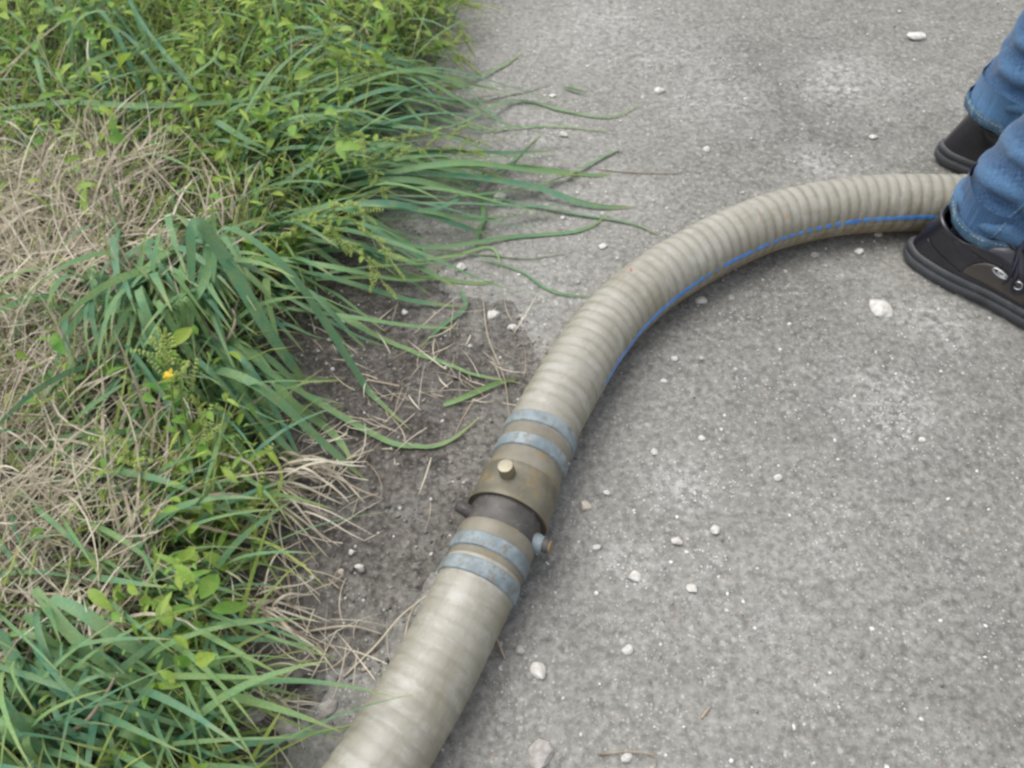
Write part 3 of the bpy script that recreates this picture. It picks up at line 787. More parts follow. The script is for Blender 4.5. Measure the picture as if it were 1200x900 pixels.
def make_shoe(loc, rot, side):
    """local: heel back at x=0, toe at x=0.295; side=+1: lateral side is -y (right foot)"""
    e = bpy.data.objects.new('shoe', None); COL.objects.link(e)
    e.parent = person; e.location = Vector(loc) - Vector(person.location); e.rotation_euler = (0, 0, rot)
    n = 72
    LN = 0.295
    def sole_ring(z, grow, x0=0.0, x1=LN):
        x, y, f = outline(n, x0 - grow, x1 + grow, .033 + grow, .049 + grow)
        toe = 0.012 * np.clip((f - .8) / .2, 0, 1) ** 2
        heel = 0.003 * np.clip((.06 - f) / .06, 0, 1)
        arch = 0.004 * np.exp(-((f - .40) / .10) ** 2) if z < .006 else 0
        return np.stack([x, y * side, z + toe + heel + arch + np.zeros_like(x)], -1)
    prof = [(0.0, -.006), (0.001, -.001), (.006, .0028), (.012, .0045), (.0165, .0042), (.0180, .0022), (.0195, .0012), (.0205, .0030), (.0260, .0036), (.0300, .0020), (.0310, -.003)]
    so_ = link('sole', rings('sole', [sole_ring(z, g_) for z, g_ in prof]), M['sole'], e)
    # upper: rings rise from the welt, the front falling back to the throat, then the collar
    rr = []; K = 18
    for k in range(K + 1):
        t_ = k / K
        z = .026 + .072 * t_
        x0 = .001 + .006 * math.sin(t_ * 2.4) * 1 + 0.016 * t_ ** 2
        x1 = LN - .002 - .195 * (t_ ** 1.55)
        wr = .0325 + .0015 * math.sin(t_ * math.pi) - .0005 * t_
        wf = (.049 - .020 * t_ ** 1.3)
        x, y, f = outline(n, x0, x1, wr, wf)
        zt = z + 0.012 * np.clip((f - .8) / .2, 0, 1) ** 2 * (1 - t_)
        # collar: high at the heel tab and throat, low below the ankle bone
        dip = (0.017 * np.exp(-((x - .062) / .030) ** 2)) * t_ ** 2
        heel_tab = 0.003 * np.clip((.02 - x) / .02, 0, 1) * t_ ** 2
        throat = 0.010 * np.clip((x - .09) / .03, 0, 1) * t_ ** 2
        rr.append(np.stack([x, y * side, zt - dip + heel_tab + throat], -1))
    last = rr[-1]
    cen_ = last.mean(0)
    for sc_, dz in ((.965, .0022), (.92, .002), (.89, -.003), (.86, -.02), (.84, -.045)):
        q_ = last.copy(); q_[:, :2] = cen_[:2] + (last[:, :2] - cen_[:2]) * sc_; q_[:, 2] += dz
        rr.append(q_)
    me = rings('upper', rr)
    up_o = link('upper', me, M['black_leather'], e)
    # padded collar bead
    bead = np.vstack([last, last[:1]]); bead[:, 2] += .0005
    link('collar', tube('collar', bead, .0034, 8, False), M['black_leather'], e)
    def on_upper(x, t_, out=0.0, sd=-1):
        """point on the lateral side of the upper"""
        kk = t_ * K; k0 = int(min(kk, K - 1)); fr = kk - k0
        a_, b_ = rr[k0], rr[k0 + 1]
        def pick(r_):
            m_ = r_[(r_[:, 1] * sd) > 0]
            o_ = np.argsort(m_[:, 0])
            return np.array([x, np.interp(x, m_[o_, 0], m_[o_, 1]), np.interp(x, m_[o_, 0], m_[o_, 2])])
        p = pick(a_) * (1 - fr) + pick(b_) * fr
        return p + np.array([0, sd * out, out * .4])
    if side > 0:
        # taupe side panel, slightly proud of the black upper
        pts = []; nu, nv = 16, 8
        for i in range(nu):
            u_ = i / (nu - 1)
            x = .082 + u_ * .085
            lo = .10 + .10 * (1 - u_) ** 3 + 0.04 * u_
            hi = (.74 - .34 * u_) * (1 - 0.55 * (1 - u_) ** 6)
            for j in range(nv):
                pts.append(on_upper(x, lo + (hi - lo) * j / (nv - 1), .0012))
        pm = link('side_panel', mesh('side_panel', pts, grid_faces(nu, nv)), M['taupe_leather'], e)
        sdm = pm.modifiers.new('thick', 'SOLIDIFY'); sdm.thickness = .0018; sdm.offset = 0
        # stitched seams on the side
        for (x0_, t0, x1_, t1) in ((.020, .45, .078, .18), (.078, .75, .20, .16)):
            path = [on_upper(x0_ + (x1_ - x0_) * k / 14, t0 + (t1 - t0) * (k / 14) ** .8, .0012) for k in range(15)]
            link('seam', tube('seam', path, .0007, 6), M['black_leather'], e)
        # chrome eyelet loops
        for (x_, t_, a_, sx_, sy_) in ((.122, .50, R(-12), .0105, .0045), (.124, .505, R(-12), .0055, .0022), (.148, .45, R(20), .0055, .0055)):
            c0 = on_upper(x_, t_, .0030)
            tx = on_upper(x_ + .006, t_, .0030) - c0; tx /= np.linalg.norm(tx)
            ty = on_upper(x_, min(t_ + .10, .98), .0030) - c0; ty /= np.linalg.norm(ty)
            th = np.linspace(0, 2 * math.pi, 25)
            lx = np.cos(th) * sx_; ly = np.sin(th) * sy_
            path = [c0 + tx * (lx[k] * math.cos(a_) - ly[k] * math.sin(a_)) + ty * (lx[k] * math.sin(a_) + ly[k] * math.cos(a_)) for k in range(25)]
            link('eyelet', tube('eyelet', path, .0010, 8, False), M['chrome'], e)
    # laces across the throat, with a loop hanging down the side
    for k in range(5):
        x_ = .118 + .022 * k; t_ = .62 - .11 * k
        a_ = on_upper(x_, t_, .002, -1); b_ = on_upper(x_ + .008, t_, .002, 1)
        m_ = (a_ + b_) / 2 + np.array([0, 0, .010])
        link('lace', tube('lace', catmull([a_, m_, b_], 6), .0024, 8), M['lace'], e)
    if side > 0:
        a_ = on_upper(.126, .88, .004)
        pth_ = catmull([a_ + [0, .006, .012], a_, on_upper(.139, .62, .006), on_upper(.143, .38, .005), on_upper(.151, .30, .005), on_upper(.156, .42, .006), on_upper(.150, .66, .006), on_upper(.135, .86, .006) + [0, .006, .010]], 8)
        link('lace', tube('lace', pth_, .0021, 8), M['lace'], e)
        pth_ = catmull([a_ + [0, .006, .010], on_upper(.132, .72, .007), on_upper(.134, .50, .006), on_upper(.131, .36, .005)], 8)
        link('lace', tube('lace', pth_, .0019, 8), M['lace'], e)
    # tongue
    tp = []
    for i in range(10):
        x = .098 + .012 * i; z = .113 - .0055 * i - .00045 * i * i
        for j in range(7):
            y = (j - 3) / 3 * (.024 - .0004 * i)
            tp.append((x, y, z - 6 * y * y - 0.002))
    tg_ = link('tongue', mesh('tongue', tp, grid_faces(10, 7)), M['black_leather'], e)
    sdm = tg_.modifiers.new('thick', 'SOLIDIFY'); sdm.thickness = .004
    # sock
    sk = []
    for k in range(6):
        z = .05 + .011 * k; x, y, f = outline(40, .034 + .006 * k * .5, .105 - .022 * min(k / 6, 1), .023, .025)
        sk.append(np.stack([x, y, np.full_like(x, z)], -1))
    link('sock', rings('sock', sk), M['sock'], e)
    return e
FS = P(1064, 306, 0.012)      # rear-most point of the near heel
SR = R(-37)
near_heel = (.570, .914, 0.0)
make_shoe(near_heel, SR, 1)
FR = P(1093, 188, 0.012)
FRr = R(-24)
far_heel = (.684, 1.142, 0.0)
make_shoe(far_heel, FRr, -1)

def leg_path(hx, hy, rot, lean, off=0.062):
    ax = hx + math.cos(rot) * off; ay = hy + math.sin(rot) * off
    return ax, ay
def leg_rings(ax, ay, zh, knee, hip, r_hem, seed, tilt, n=72):
    """jeans leg: centre line ankle -> knee -> hip"""
    ctrl_ = [(ax, ay, zh), (ax + (knee[0] - ax) * .25, ay + (knee[1] - ay) * .25, zh + (knee[2] - zh) * .25),
             (ax + (knee[0] - ax) * .6, ay + (knee[1] - ay) * .6, zh + (knee[2] - zh) * .6), knee,
             ((knee[0] + hip[0]) / 2, (knee[1] + hip[1]) / 2, (knee[2] + hip[2]) / 2), hip]
    c = catmull(ctrl_, 34)
    K_ = len(c)
    th = np.linspace(0, 2 * math.pi, n, endpoint=False)
    rr, rid = [], []
    for k in range(K_):
        z = c[k][2]
        f = (z - zh) / (hip[2] - zh)
        r = r_hem + (0.082 - r_hem) * min(f / .5, 1) ** .8 + .012 * max(0, f - .5) * 2
        # folds: stacked, slanted creases that are strongest just above the shoe
        h = z - zh
        ph = h * 150 + 2.2 * np.sin(th + seed) + 0.8 * np.sin(2 * th + seed * 2.1) 
        amp = 0.0042 * math.exp(-h / .13) * min(1, h / .012) + .0020
        env = 0.45 + 0.55 * np.sin(th * 1.5 + h * 14 + seed) ** 2
        wv = np.sin(ph); wv = np.sign(wv) * np.abs(wv) ** .8
        diag = np.sin(th * 3 + h * 38 + seed * 3)
        nz = fbm(np.cos(th) * 2.2 + seed, h * 26 + np.sin(th) * 2.2, 3, 4)
        dr = amp * wv * env + 0.0016 * diag + 0.006 * nz * math.exp(-h / .4)
        rad = r + dr
        x = c[k][0] + rad * np.cos(th) * 1.06; y = c[k][1] + rad * np.sin(th)
        zz = z + tilt[0] * np.cos(th) * max(0, 1 - h / .14) + tilt[1] * np.sin(th) * max(0, 1 - h / .14) - .003 * np.cos(th * 3 + seed) * max(0, 1 - h / .05)
        rr.append(np.stack([x, y, zz], -1))
        rid.append(np.clip(.5 + .5 * wv * env + nz * .4, 0, 1))
    return rr, rid
def build_jeans():
    verts, faces, rids, uvs, hems, seams = [], [], [], [], [], []
    specs = [
        (Vector((.657, .887, .092)), .092, (0.815, 0.93, .46), (0.86, 1.03, .86), .0625, 1.3, (-.010, .008)),
        (Vector((.761, 1.124, .092)), .092, (0.86, 1.17, .46), (0.90, 1.15, .86), .0630, 4.1, (-.010, .006)),
    ]
    base = 0
    for (a_, zh, knee, hip, rh, seed, tilt) in specs:
        rr, rid = leg_rings(a_.x, a_.y, zh, knee, hip, rh, seed, tilt)
        inner = rr[0].copy(); cxy = inner[:, :2].mean(0); inner[:, :2] = cxy + (inner[:, :2] - cxy) * .94; inner2 = inner.copy(); inner2[:, 2] += .05
        rr = [inner2, inner] + rr; rid = [rid[0], rid[0]] + rid
        n_ = len(rr[0])
        for k, r_ in enumerate(rr):
            verts.append(r_); rids.append(rid[k])
            uvs.append(np.stack([np.arange(n_) / n_, np.full(n_, k * .01)], -1))
        f = grid_faces(len(rr), n_, True) + base
        faces += f.tolist(); base += len(rr) * n_
        hems.append(rr[2]); seams.append([r_[47 if len(seams) == 0 else 11] for r_ in rr[3:110:2]])
    # seat: joins the two legs
    n_ = 72; th = np.linspace(0, 2 * math.pi, n_, endpoint=False)
    cxp, cyp = .88, 1.09
    seat = []
    for z, a_, b_ in ((.78, .03, .03), (.79, .10, .12), (.84, .125, .165), (.92, .125, .175), (1.0, .12, .165), (1.05, .115, .16), (1.052, .02, .02)):
        seat.append(np.stack([cxp + a_ * np.cos(th), cyp + b_ * np.sin(th), np.full(n_, z)], -1))
    for k, r_ in enumerate(seat):
        verts.append(r_); rids.append(np.full(n_, .5)); uvs.append(np.stack([np.arange(n_) / n_, np.full(n_, k * .2)], -1))
    faces += (grid_faces(len(seat), n_, True) + base).tolist()
    me = mesh('jeans', np.concatenate(verts), faces, {'ridge': np.concatenate(rids)}, np.concatenate(uvs))
    j = link('jeans', me, M['denim'], person); keep_world(j)
    for sm_ in seams:
        link('seam', tube('seam', np.array(sm_), .0019, 6), M['hem'], j)
    for h_ in hems:
        # folded hem: a flattened bead round the leg opening, and its puckered stitching above
        c0 = h_.mean(0)
        out = []
        for dz, g_ in ((.0, .96), (-.002, 1.0), (-.001, 1.03), (.006, 1.035), (.013, 1.03), (.0145, 1.012)):
            r_ = h_.copy(); r_[:, :2] = c0[:2] + (h_[:, :2] - c0[:2]) * g_; r_[:, 2] += dz
            pk = .0010 * np.sin(np.arange(len(r_)) * 1.35)
            r_[:, :2] += (h_[:, :2] - c0[:2]) / np.linalg.norm(h_[:, :2] - c0[:2], axis=1)[:, None] * pk[:, None]
            out.append(r_)
        ho = link('hem', rings('hem', out, cap=False), M['hem'], j)
        st = h_.copy(); st[:, :2] = c0[:2] + (h_[:, :2] - c0[:2]) * 1.036; st[:, 2] += .0105
        vs, fs = [], []
        m_ = len(st)
        for k in range(m_):
            a_, b_ = st[k], st[(k + 1) % m_]
            p0, p1 = a_ + (b_ - a_) * .1, a_ + (b_ - a_) * .7
            i0 = len(vs)
            nrm = np.append((a_[:2] - c0[:2]) / np.linalg.norm(a_[:2] - c0[:2]), 0) * .0006
            up3 = np.array([0, 0, .0006])
            vs += [p0 + up3, p1 + up3, p1 + nrm, p0 + nrm, p1 - up3, p0 - up3]
            fs += [[i0, i0 + 1, i0 + 2, i0 + 3], [i0 + 3, i0 + 2, i0 + 4, i0 + 5]]
        link('stitching', mesh('stitching', vs, fs), M['thread'], j)
build_jeans()

# ================================================================== VEGETATION
def blades(name, root, az, length, phi0, bend, width, tint, seg=5, clamp=True, curl=None, vee=False):
    """many ribbon blades as one mesh: phi = angle from the vertical, growing by bend along the blade"""
    n_ = len(az)
    ts = np.linspace(0, 1, seg + 1)
    pos_ = root.copy(); P_ = [pos_.copy()]; A = az.copy()
    curl = np.zeros(n_) if curl is None else curl
    for k in range(seg):
        phi = np.clip(phi0 + bend * (ts[k] + .5 / seg), -0.2, 2.6)
        ak = az + curl * ts[k]
        st_ = length / seg
        pos_ = pos_ + np.stack([np.sin(phi) * np.cos(ak) * st_, np.sin(phi) * np.sin(ak) * st_, np.cos(phi) * st_], -1)
        if clamp:
            fl = gz(pos_[:, 0], pos_[:, 1]) + 0.0015
            pos_[:, 2] = np.maximum(pos_[:, 2], fl + .002 * rng.random(n_))
        P_.append(pos_.copy())
    P_ = np.stack(P_, 1)
    wd = np.interp(ts, [0, .12, .55, .85, 1], [.65, 1, .92, .5, .06])
    ak = az[:, None] + curl[:, None] * ts[None]
    tw = rng.uniform(-.9, .9, n_)[:, None] * ts[None] + rng.uniform(-.6, .6, n_)[:, None]
    sd_ = np.stack([-np.sin(ak) * np.cos(tw), np.cos(ak) * np.cos(tw), np.sin(tw)], -1)
    hw = .5 * width[:, None, None] * wd[None, :, None]
    Lp = P_ - sd_ * hw; Rp = P_ + sd_ * hw
    v = np.stack([Lp, Rp], 2)                       # n, seg+1, 2, 3
    idx = np.arange(n_)[:, None] * (seg + 1) * 2 + np.arange(seg)[None] * 2
    f = np.stack([idx, idx + 1, idx + 3, idx + 2], -1).reshape(-1, 4)
    al = np.broadcast_to(ts[None, :, None], (n_, seg + 1, 2)).ravel()
    ti = np.repeat(tint, (seg + 1) * 2)
    return mesh(name, v.reshape(-1, 3), f, {'along': al, 'tint': ti})

def scatter(n_, x0=-2.1, x1=0.1, y0=0.05, y1=2.6, feather=.05, dens=None):
    x = rng.uniform(x0, x1, n_ * 3); y = rng.uniform(y0, y1, n_ * 3)
    d_ = root_edge(y) - x + 0.04 * fbm(x * 9, y * 9, 2, 55)
    k = rng.random(len(x)) < np.clip(d_ / feather + .2, 0, 1)
    if dens is not None: k &= rng.random(len(x)) < dens(x, y)
    x, y = x[k][:n_], y[k][:n_]
    return x, y
# where the thatch is dry: blobs read off the photograph (centre px, py, radius in metres)
DRY = [(55, 250, .15, 1.1), (100, 330, .14, 1.1), (15, 420, .13, 1), (10, 560, .13, 1.0), (70, 645, .13, 1.1), (150, 225, .09, .8), (10, 320, .16, 1), (110, 450, .08, .6), (25, 690, .10, .9), (185, 650, .06, .6), (375, 575, .05, .6), (330, 690, .04, .35), (120, 570, .06, .4), (60, 770, .07, .45), (140, 690, .06, .6), (260, 640, .04, .4), (-120, 350, .3, 1), (-150, 600, .25, .8)]
DRYW = [(P(u, v, .05), r, a_) for (u, v, r, a_) in DRY]
def dry(x, y):
    t_ = np.zeros_like(x)
    for (p, r, a_) in DRYW:
        t_ = np.maximum(t_, a_ * np.exp(-(((x - p.x) ** 2 + (y - p.y) ** 2) / r ** 2) ** 1.5))
    return np.clip(t_ + .25 * fbm(x * 8, y * 8, 2, 91) * (t_ > .1), 0, 1)

# green turf
x, y = scatter(24000, dens=lambda x, y: 1 - .66 * dry(x, y))
n_ = len(x)
az = rng.normal(-0.35, 1.5, n_)
me = blades('grass', np.stack([x, y, gz(x, y) - .004], -1), az, rng.uniform(.05, .19, n_) * (0.75 + .5 * vnoise(x * 5, y * 5, 61) + .25),
            rng.uniform(.05, .9, n_), rng.uniform(.3, 1.6, n_), rng.uniform(.0022, .0050, n_), rng.random(n_), curl=rng.normal(0, .5, n_))
o = link('grass', me, M['turf']); tag(o, 'dense green turf grass of the verge left of the hose', 'grass', kind='stuff')
# long arching blades, too many to count, under and between the tufts
LONG = [(235, 390, .11, 1.3, -1.15), (175, 330, .07, 1, -1.5), (285, 440, .08, 1.1, -.9), (300, 560, .05, .5, -.6), (120, 800, .17, 1, -.45), (40, 760, .15, 1, -.5), (220, 850, .08, .8, -.35), (200, 640, .08, .7, .1),
        (350, 150, .13, .9, -.1), (420, 200, .10, .9, -.1), (330, 270, .09, .8, -.3), (120, 110, .22, .5, -.2), (80, 540, .06, .7, -.5), (450, 60, .10, .5, -.2), (270, 720, .05, .5, -.3)]
LX, LY, LA = [], [], []
for (u, v, r, a_, dr_) in LONG:
    c_ = P(u, v, .05)
    k = int(4600 * r * r * a_) + 8
    LX.append(c_.x - .04 + rng.normal(0, r * .55, k)); LY.append(c_.y + rng.normal(0, r * .55, k)); LA.append(dr_ + rng.normal(0, .55, k))
x = np.concatenate(LX); y = np.concatenate(LY); az = np.concatenate(LA)
kp = x < root_edge(y) - .01
x, y, az = x[kp], y[kp], az[kp]; n_ = len(x)
me = blades('long_grass', np.stack([x, y, gz(x, y)], -1), az, rng.uniform(.08, .24, n_), rng.uniform(.05, .6, n_), rng.uniform(.9, 2.2, n_), rng.uniform(.0028, .0088, n_), rng.random(n_), seg=9, curl=rng.normal(0, .35, n_))
o = link('long_grass', me, M['blade']); tag(o, 'long arching blue-green grass blades massed through the verge', 'long grass', kind='stuff')
# the broad blades of the middle clump
c_ = P(215, 330, .05); k = 120
x = c_.x + rng.normal(0, .055, k); y = c_.y + rng.normal(-.01, .06, k)
kp = x < root_edge(y) - .02; x, y = x[kp], y[kp]; n_ = len(x)
me = blades('broad_grass', np.stack([x, y, gz(x, y)], -1), rng.normal(-1.25, .45, n_), rng.uniform(.15, .30, n_), rng.uniform(.0, .35, n_), rng.uniform(1.3, 2.3, n_), rng.uniform(.007, .0125, n_), rng.random(n_), seg=10, curl=rng.normal(0, .25, n_))
o = link('broad_grass', me, M['blade']); tag(o, 'broad drooping blue-green blades massed in the middle of the verge', 'broad grass', kind='stuff')
# straw thatch
x, y = scatter(34000, dens=lambda x, y: .012 + dry(x, y), feather=.1)
n_ = len(x)
zz = gz(x, y) + rng.uniform(0, .055, n_) * (.35 + dry(x, y))
me = blades('straw', np.stack([x, y, zz], -1), rng.uniform(0, 2 * math.pi, n_), rng.uniform(.04, .14, n_), rng.normal(1.35, .38, n_),
            rng.normal(.1, .6, n_), rng.uniform(.0007, .0024, n_), rng.random(n_) ** 0.9, seg=5, curl=rng.normal(0, .7, n_))
o = link('straw', me, M['straw']); tag(o, 'tangled dry straw thatch of last year\'s grass in the verge', 'straw', kind='stuff')
# standing dry wisps above the thatch
x, y = scatter(2000, dens=lambda x, y: .03 + dry(x, y))
n_ = len(x)
me = blades('dry_wisps', np.stack([x, y, gz(x, y) + .03], -1), rng.normal(.2, 1.2, n_), rng.uniform(.06, .16, n_), rng.normal(.6, .4, n_), rng.normal(.8, .8, n_),
            rng.uniform(.0015, .0038, n_), rng.random(n_) * .45, seg=7, curl=rng.normal(0, 1.2, n_))
o = link('dry_wisps', me, M['straw']); tag(o, 'pale curling dry grass wisps standing out of the thatch', 'dry grass', kind='stuff')
# coarse bleached stems lying over everything in loose sheaves
bx, by, ba, bl = [], [], [], []
for x_, y_ in zip(*scatter(120, x0=-1.2, y1=1.7, dens=lambda x, y: .05 + dry(x, y))):
    a0 = rng.uniform(-.9, 2.2); k = rng.integers(6, 16)
    bx.append(x_ + rng.normal(0, .018, k)); by.append(y_ + rng.normal(0, .018, k)); ba.append(a0 + rng.normal(0, .35, k)); bl.append(rng.uniform(.06, .19, k))
x = np.concatenate(bx); y = np.concatenate(by); az = np.concatenate(ba); ln = np.concatenate(bl); n_ = len(x)
me = blades('straw_sheaves', np.stack([x, y, gz(x, y) + rng.uniform(.02, .075, n_)], -1), az, ln, rng.normal(1.25, .25, n_), rng.normal(.35, .5, n_),
            rng.uniform(.0018, .0042, n_), rng.random(n_) * .3, seg=6, curl=rng.normal(0, .5, n_))
o = link('straw_sheaves', me, M['straw']); tag(o, 'thick bleached straw stems lying in loose sheaves on the verge', 'straw', kind='stuff')
# straw litter on the bare soil
m_ = 620
q_ = [P(random.choice([random.gauss(500, 60), random.gauss(360, 50), random.gauss(330, 45)]), 0) for _ in range(1)]
pts = []
for (u, v, su, sv_, k) in ((500, 420, 60, 40, 130), (380, 555, 45, 45, 150), (330, 700, 50, 60, 180), (300, 800, 40, 45, 90), (560, 430, 30, 25, 50), (440, 480, 60, 50, 60), (420, 740, 40, 40, 36)):
    for _ in range(int(k * .36)):
        p = G(random.gauss(u, su), random.gauss(v, sv_))
        if p.x < soil_edge(p.y) + .03: pts.append((p.x, p.y, p.z + .003 + .008 * random.random()))
pts = np.array(pts); n_ = len(pts)
me = blades('straw_litter', pts, rng.uniform(0, 6.28, n_), rng.uniform(.02, .085, n_), rng.normal(1.5, .15, n_), rng.normal(0, .25, n_), rng.uniform(.0006, .0017, n_), rng.random(n_), seg=5, curl=rng.normal(0, .6, n_))
o = link('straw_litter', me, M['straw']); tag(o, 'broken bits of straw scattered over the dark bare soil', 'straw litter', kind='stuff')

# broad weed leaves filling the verge (ground foliage nobody could count)
def leaf_batch(name, pos_, az, pitch, size, tint):
    n_ = len(az)
    wid = rng.uniform(.16, .50, n_)
    # leaf outline: 5 stations with a folded midrib
    st_ = np.array([0, .22, .5, .78, 1.0]); hw = np.array([.06, .8, 1.0, .62, .02])[:, None] * wid[None] * .5
    dx = np.stack([np.cos(az) * np.cos(pitch), np.sin(az) * np.cos(pitch), np.sin(pitch)], -1)
    roll = rng.uniform(-.7, .7, n_)
    s0 = np.stack([-np.sin(az), np.cos(az), np.zeros(n_)], -1)
    nz = np.cross(dx, s0)
    sd_ = s0 * np.cos(roll)[:, None] + nz * np.sin(roll)[:, None]
    nr = np.cross(dx, sd_)
    V = []
    for k in range(5):
        c = pos_ + dx * (st_[k] * size)[:, None] - np.array([0, 0, 1]) * (size * .35 * st_[k] ** 2)[:, None]
        off = sd_ * (hw[k] * size)[:, None]; lift = nr * (hw[k] * size * .35)[:, None]
        V += [c - off + lift, c, c + off + lift]
    V = np.stack(V, 1)
    idx = np.arange(n_)[:, None] * 15 + np.arange(4)[None] * 3
    f = np.concatenate([np.stack([idx, idx + 1, idx + 4, idx + 3], -1).reshape(-1, 4), np.stack([idx + 1, idx + 2, idx + 5, idx + 4], -1).reshape(-1, 4)])
    al = np.tile(np.repeat(st_, 3), n_)
    return mesh(name, V.reshape(-1, 3), f, {'along': al, 'tint': np.repeat(tint, 15)})
LEAFY = [(525, 30, .12, 1), (500, 90, .07, .8), (120, 120, .20, .9), (250, 90, .22, 1), (400, 60, .20, 1), (480, 30, .18, 1), (300, 170, .16, .9), (60, 60, .25, .9), (200, 30, .3, 1), (400, 240, .10, .7), (430, 280, .09, .7),
         (230, 560, .10, 1.0), (200, 500, .08, .8), (70, 470, .05, 1), (215, 740, .08, .9), (240, 820, .06, .6), (60, 180, .12, .8), (300, 230, .1, .5), (150, 820, .1, .35), (350, -80, .3, 1)]
LW = [(P(u, v, .07), r, a_) for (u, v, r, a_) in LEAFY]
def leafy(x, y):
    t_ = np.zeros_like(x)
    for (p, r, a_) in LW:
        t_ = np.maximum(t_, a_ * np.exp(-(((x - p.x) ** 2 + (y - p.y) ** 2) / r ** 2) ** 1.5))
    return t_
x, y = scatter(3000, dens=lambda x, y: .03 + leafy(x, y), feather=.03, x1=.2)
cx_, cy_ = x, y
allp, alla, allt = [], [], []
for k in range(4):                                   # each sprig carries leaves at several heights
    n_ = len(cx_)
    hgt = rng.uniform(.02, .16, n_) * (.55 + .6 * leafy(cx_, cy_))
    allp.append(np.stack([cx_ + rng.normal(0, .010, n_) + hgt * .25, cy_ + rng.normal(0, .010, n_) - hgt * .1, gz(cx_, cy_) + hgt], -1))
    alla.append(rng.uniform(0, 6.28, n_)); allt.append(np.clip(vnoise(cx_ * 7, cy_ * 7, 12) * .9 + .5 + rng.normal(0, .28, n_), .02, .97))
pp = np.concatenate(allp); aa = np.concatenate(alla); tt = np.concatenate(allt)
me = leaf_batch('weed_foliage', pp, aa, rng.normal(.35, .5, len(aa)), 0.006 + 0.030 * rng.random(len(aa)) ** 1.6, tt)
me.materials.append(M['leaf'])
o = link('weed_foliage', me, None); tag(o, 'mass of small yellow-green weed leaves covering the verge', 'weeds', kind='stuff')

# thin stems among the foliage, as one mass with it
x, y = scatter(1500, dens=lambda x, y: .02 + leafy(x, y), feather=.03)
n_ = len(x)
me = blades('weed_stems', np.stack([x, y, gz(x, y)], -1), rng.normal(-.2, 1.3, n_), rng.uniform(.08, .17, n_), rng.uniform(.05, .7, n_), rng.uniform(.2, .9, n_), rng.uniform(.0014, .0024, n_), rng.random(n_), seg=5)
o = link('weed_stems', me, M['stem']); tag(o, 'thin upright weed stems among the small leaves', 'weed stems', kind='stuff')

# ------------------------------------------------------------------ long grass blades in tufts, every blade a part
def blade_mesh(path, width, fold=.22, tw0=0.0, tw1=0.5, tint=.5):
    path = np.array(path); m_ = len(path)
    t_ = np.linspace(0, 1, m_)
    tg = np.gradient(path, axis=0); tg /= np.linalg.norm(tg, axis=1)[:, None] + 1e-9
    sd_ = np.cross(tg, np.array([0, 0, 1.0]))
    ln = np.linalg.norm(sd_, axis=1)[:, None]
    sd_ = sd_ / (ln + 1e-6)
    nr = np.cross(sd_, tg)
    tw = tw0 + (tw1 - tw0) * t_
    s2 = sd_ * np.cos(tw)[:, None] + nr * np.sin(tw)[:, None]
    n2 = np.cross(s2, tg)
    wd = np.interp(t_, [0, .1, .5, .8, .93, 1], [.6, .9, 1, .72, .38, .03]) * width * .5
    V = np.stack([path - s2 * wd[:, None] + n2 * (wd * fold)[:, None], path, path + s2 * wd[:, None] + n2 * (wd * fold)[:, None]], 1).reshape(-1, 3)
    return mesh('blade', V, grid_faces(m_, 3), {'along': np.repeat(t_, 3), 'tint': np.full(m_ * 3, tint)})
def add_blade(t_, pts, width, seed=None, mat='blade', per=5, tint=None, name='blade'):
    path = catmull(pts, per)
    fl = gz(path[:, 0], path[:, 1]) + .0022
    # rest on the hose rather than run through it
    path[:, 2] = np.maximum(path[:, 2], fl)
    me = blade_mesh(path - np.array(t_.location), width * 1.03, tw0=random.uniform(-.5, .5), tw1=random.uniform(-.9, .9), tint=random.random() if tint is None else tint)
    return link(name, me, M[mat], t_)
def tuft(label, root_px, specs, extra=None, name='grass_tuft', mat='blade', group='long-bladed grass tufts', cat='grass tuft'):
    """specs: hero blades ((px, py, height), ...) + width mm; extra: random blades around a fan"""
    r0 = G(*root_px)
    t_ = thing(name, label, cat, (r0.x, r0.y, r0.z), group)
    for sp in specs:
        *pts, wmm = sp
        w3 = [tuple(P(u, v, h)) if h > .004 else tuple(G(u, v, .003 + h)) for (u, v, h) in pts]
        add_blade(t_, w3, wmm * .001, mat=mat)
    for (n_, rt, rs, tip, ts_, arch, wlo, whi) in (extra or []):
        for _ in range(n_):
            a_ = G(rt[0] + random.gauss(0, rs), rt[1] + random.gauss(0, rs * .7))
            b_ = G(tip[0] + random.gauss(0, ts_[0]), tip[1] + random.gauss(0, ts_[1]), .003)
            h = arch * random.uniform(.55, 1.25)
            b_.z += max(0, random.gauss(.0, .012))
            side_ = Vector((-(b_ - a_).y, (b_ - a_).x, 0)) * random.gauss(0, .07)
            m1 = a_.lerp(b_, .22) + Vector((0, 0, h * .85)) + side_ * .7
            m2 = a_.lerp(b_, .52) + Vector((0, 0, h)) + side_
            m3 = a_.lerp(b_, .80) + Vector((0, 0, h * .40)) + side_ * .6
            add_blade(t_, [tuple(a_), tuple(m1), tuple(m2), tuple(m3), tuple(b_)], random.uniform(wlo, whi) * .001, mat=mat)
    return t_
G_ = None
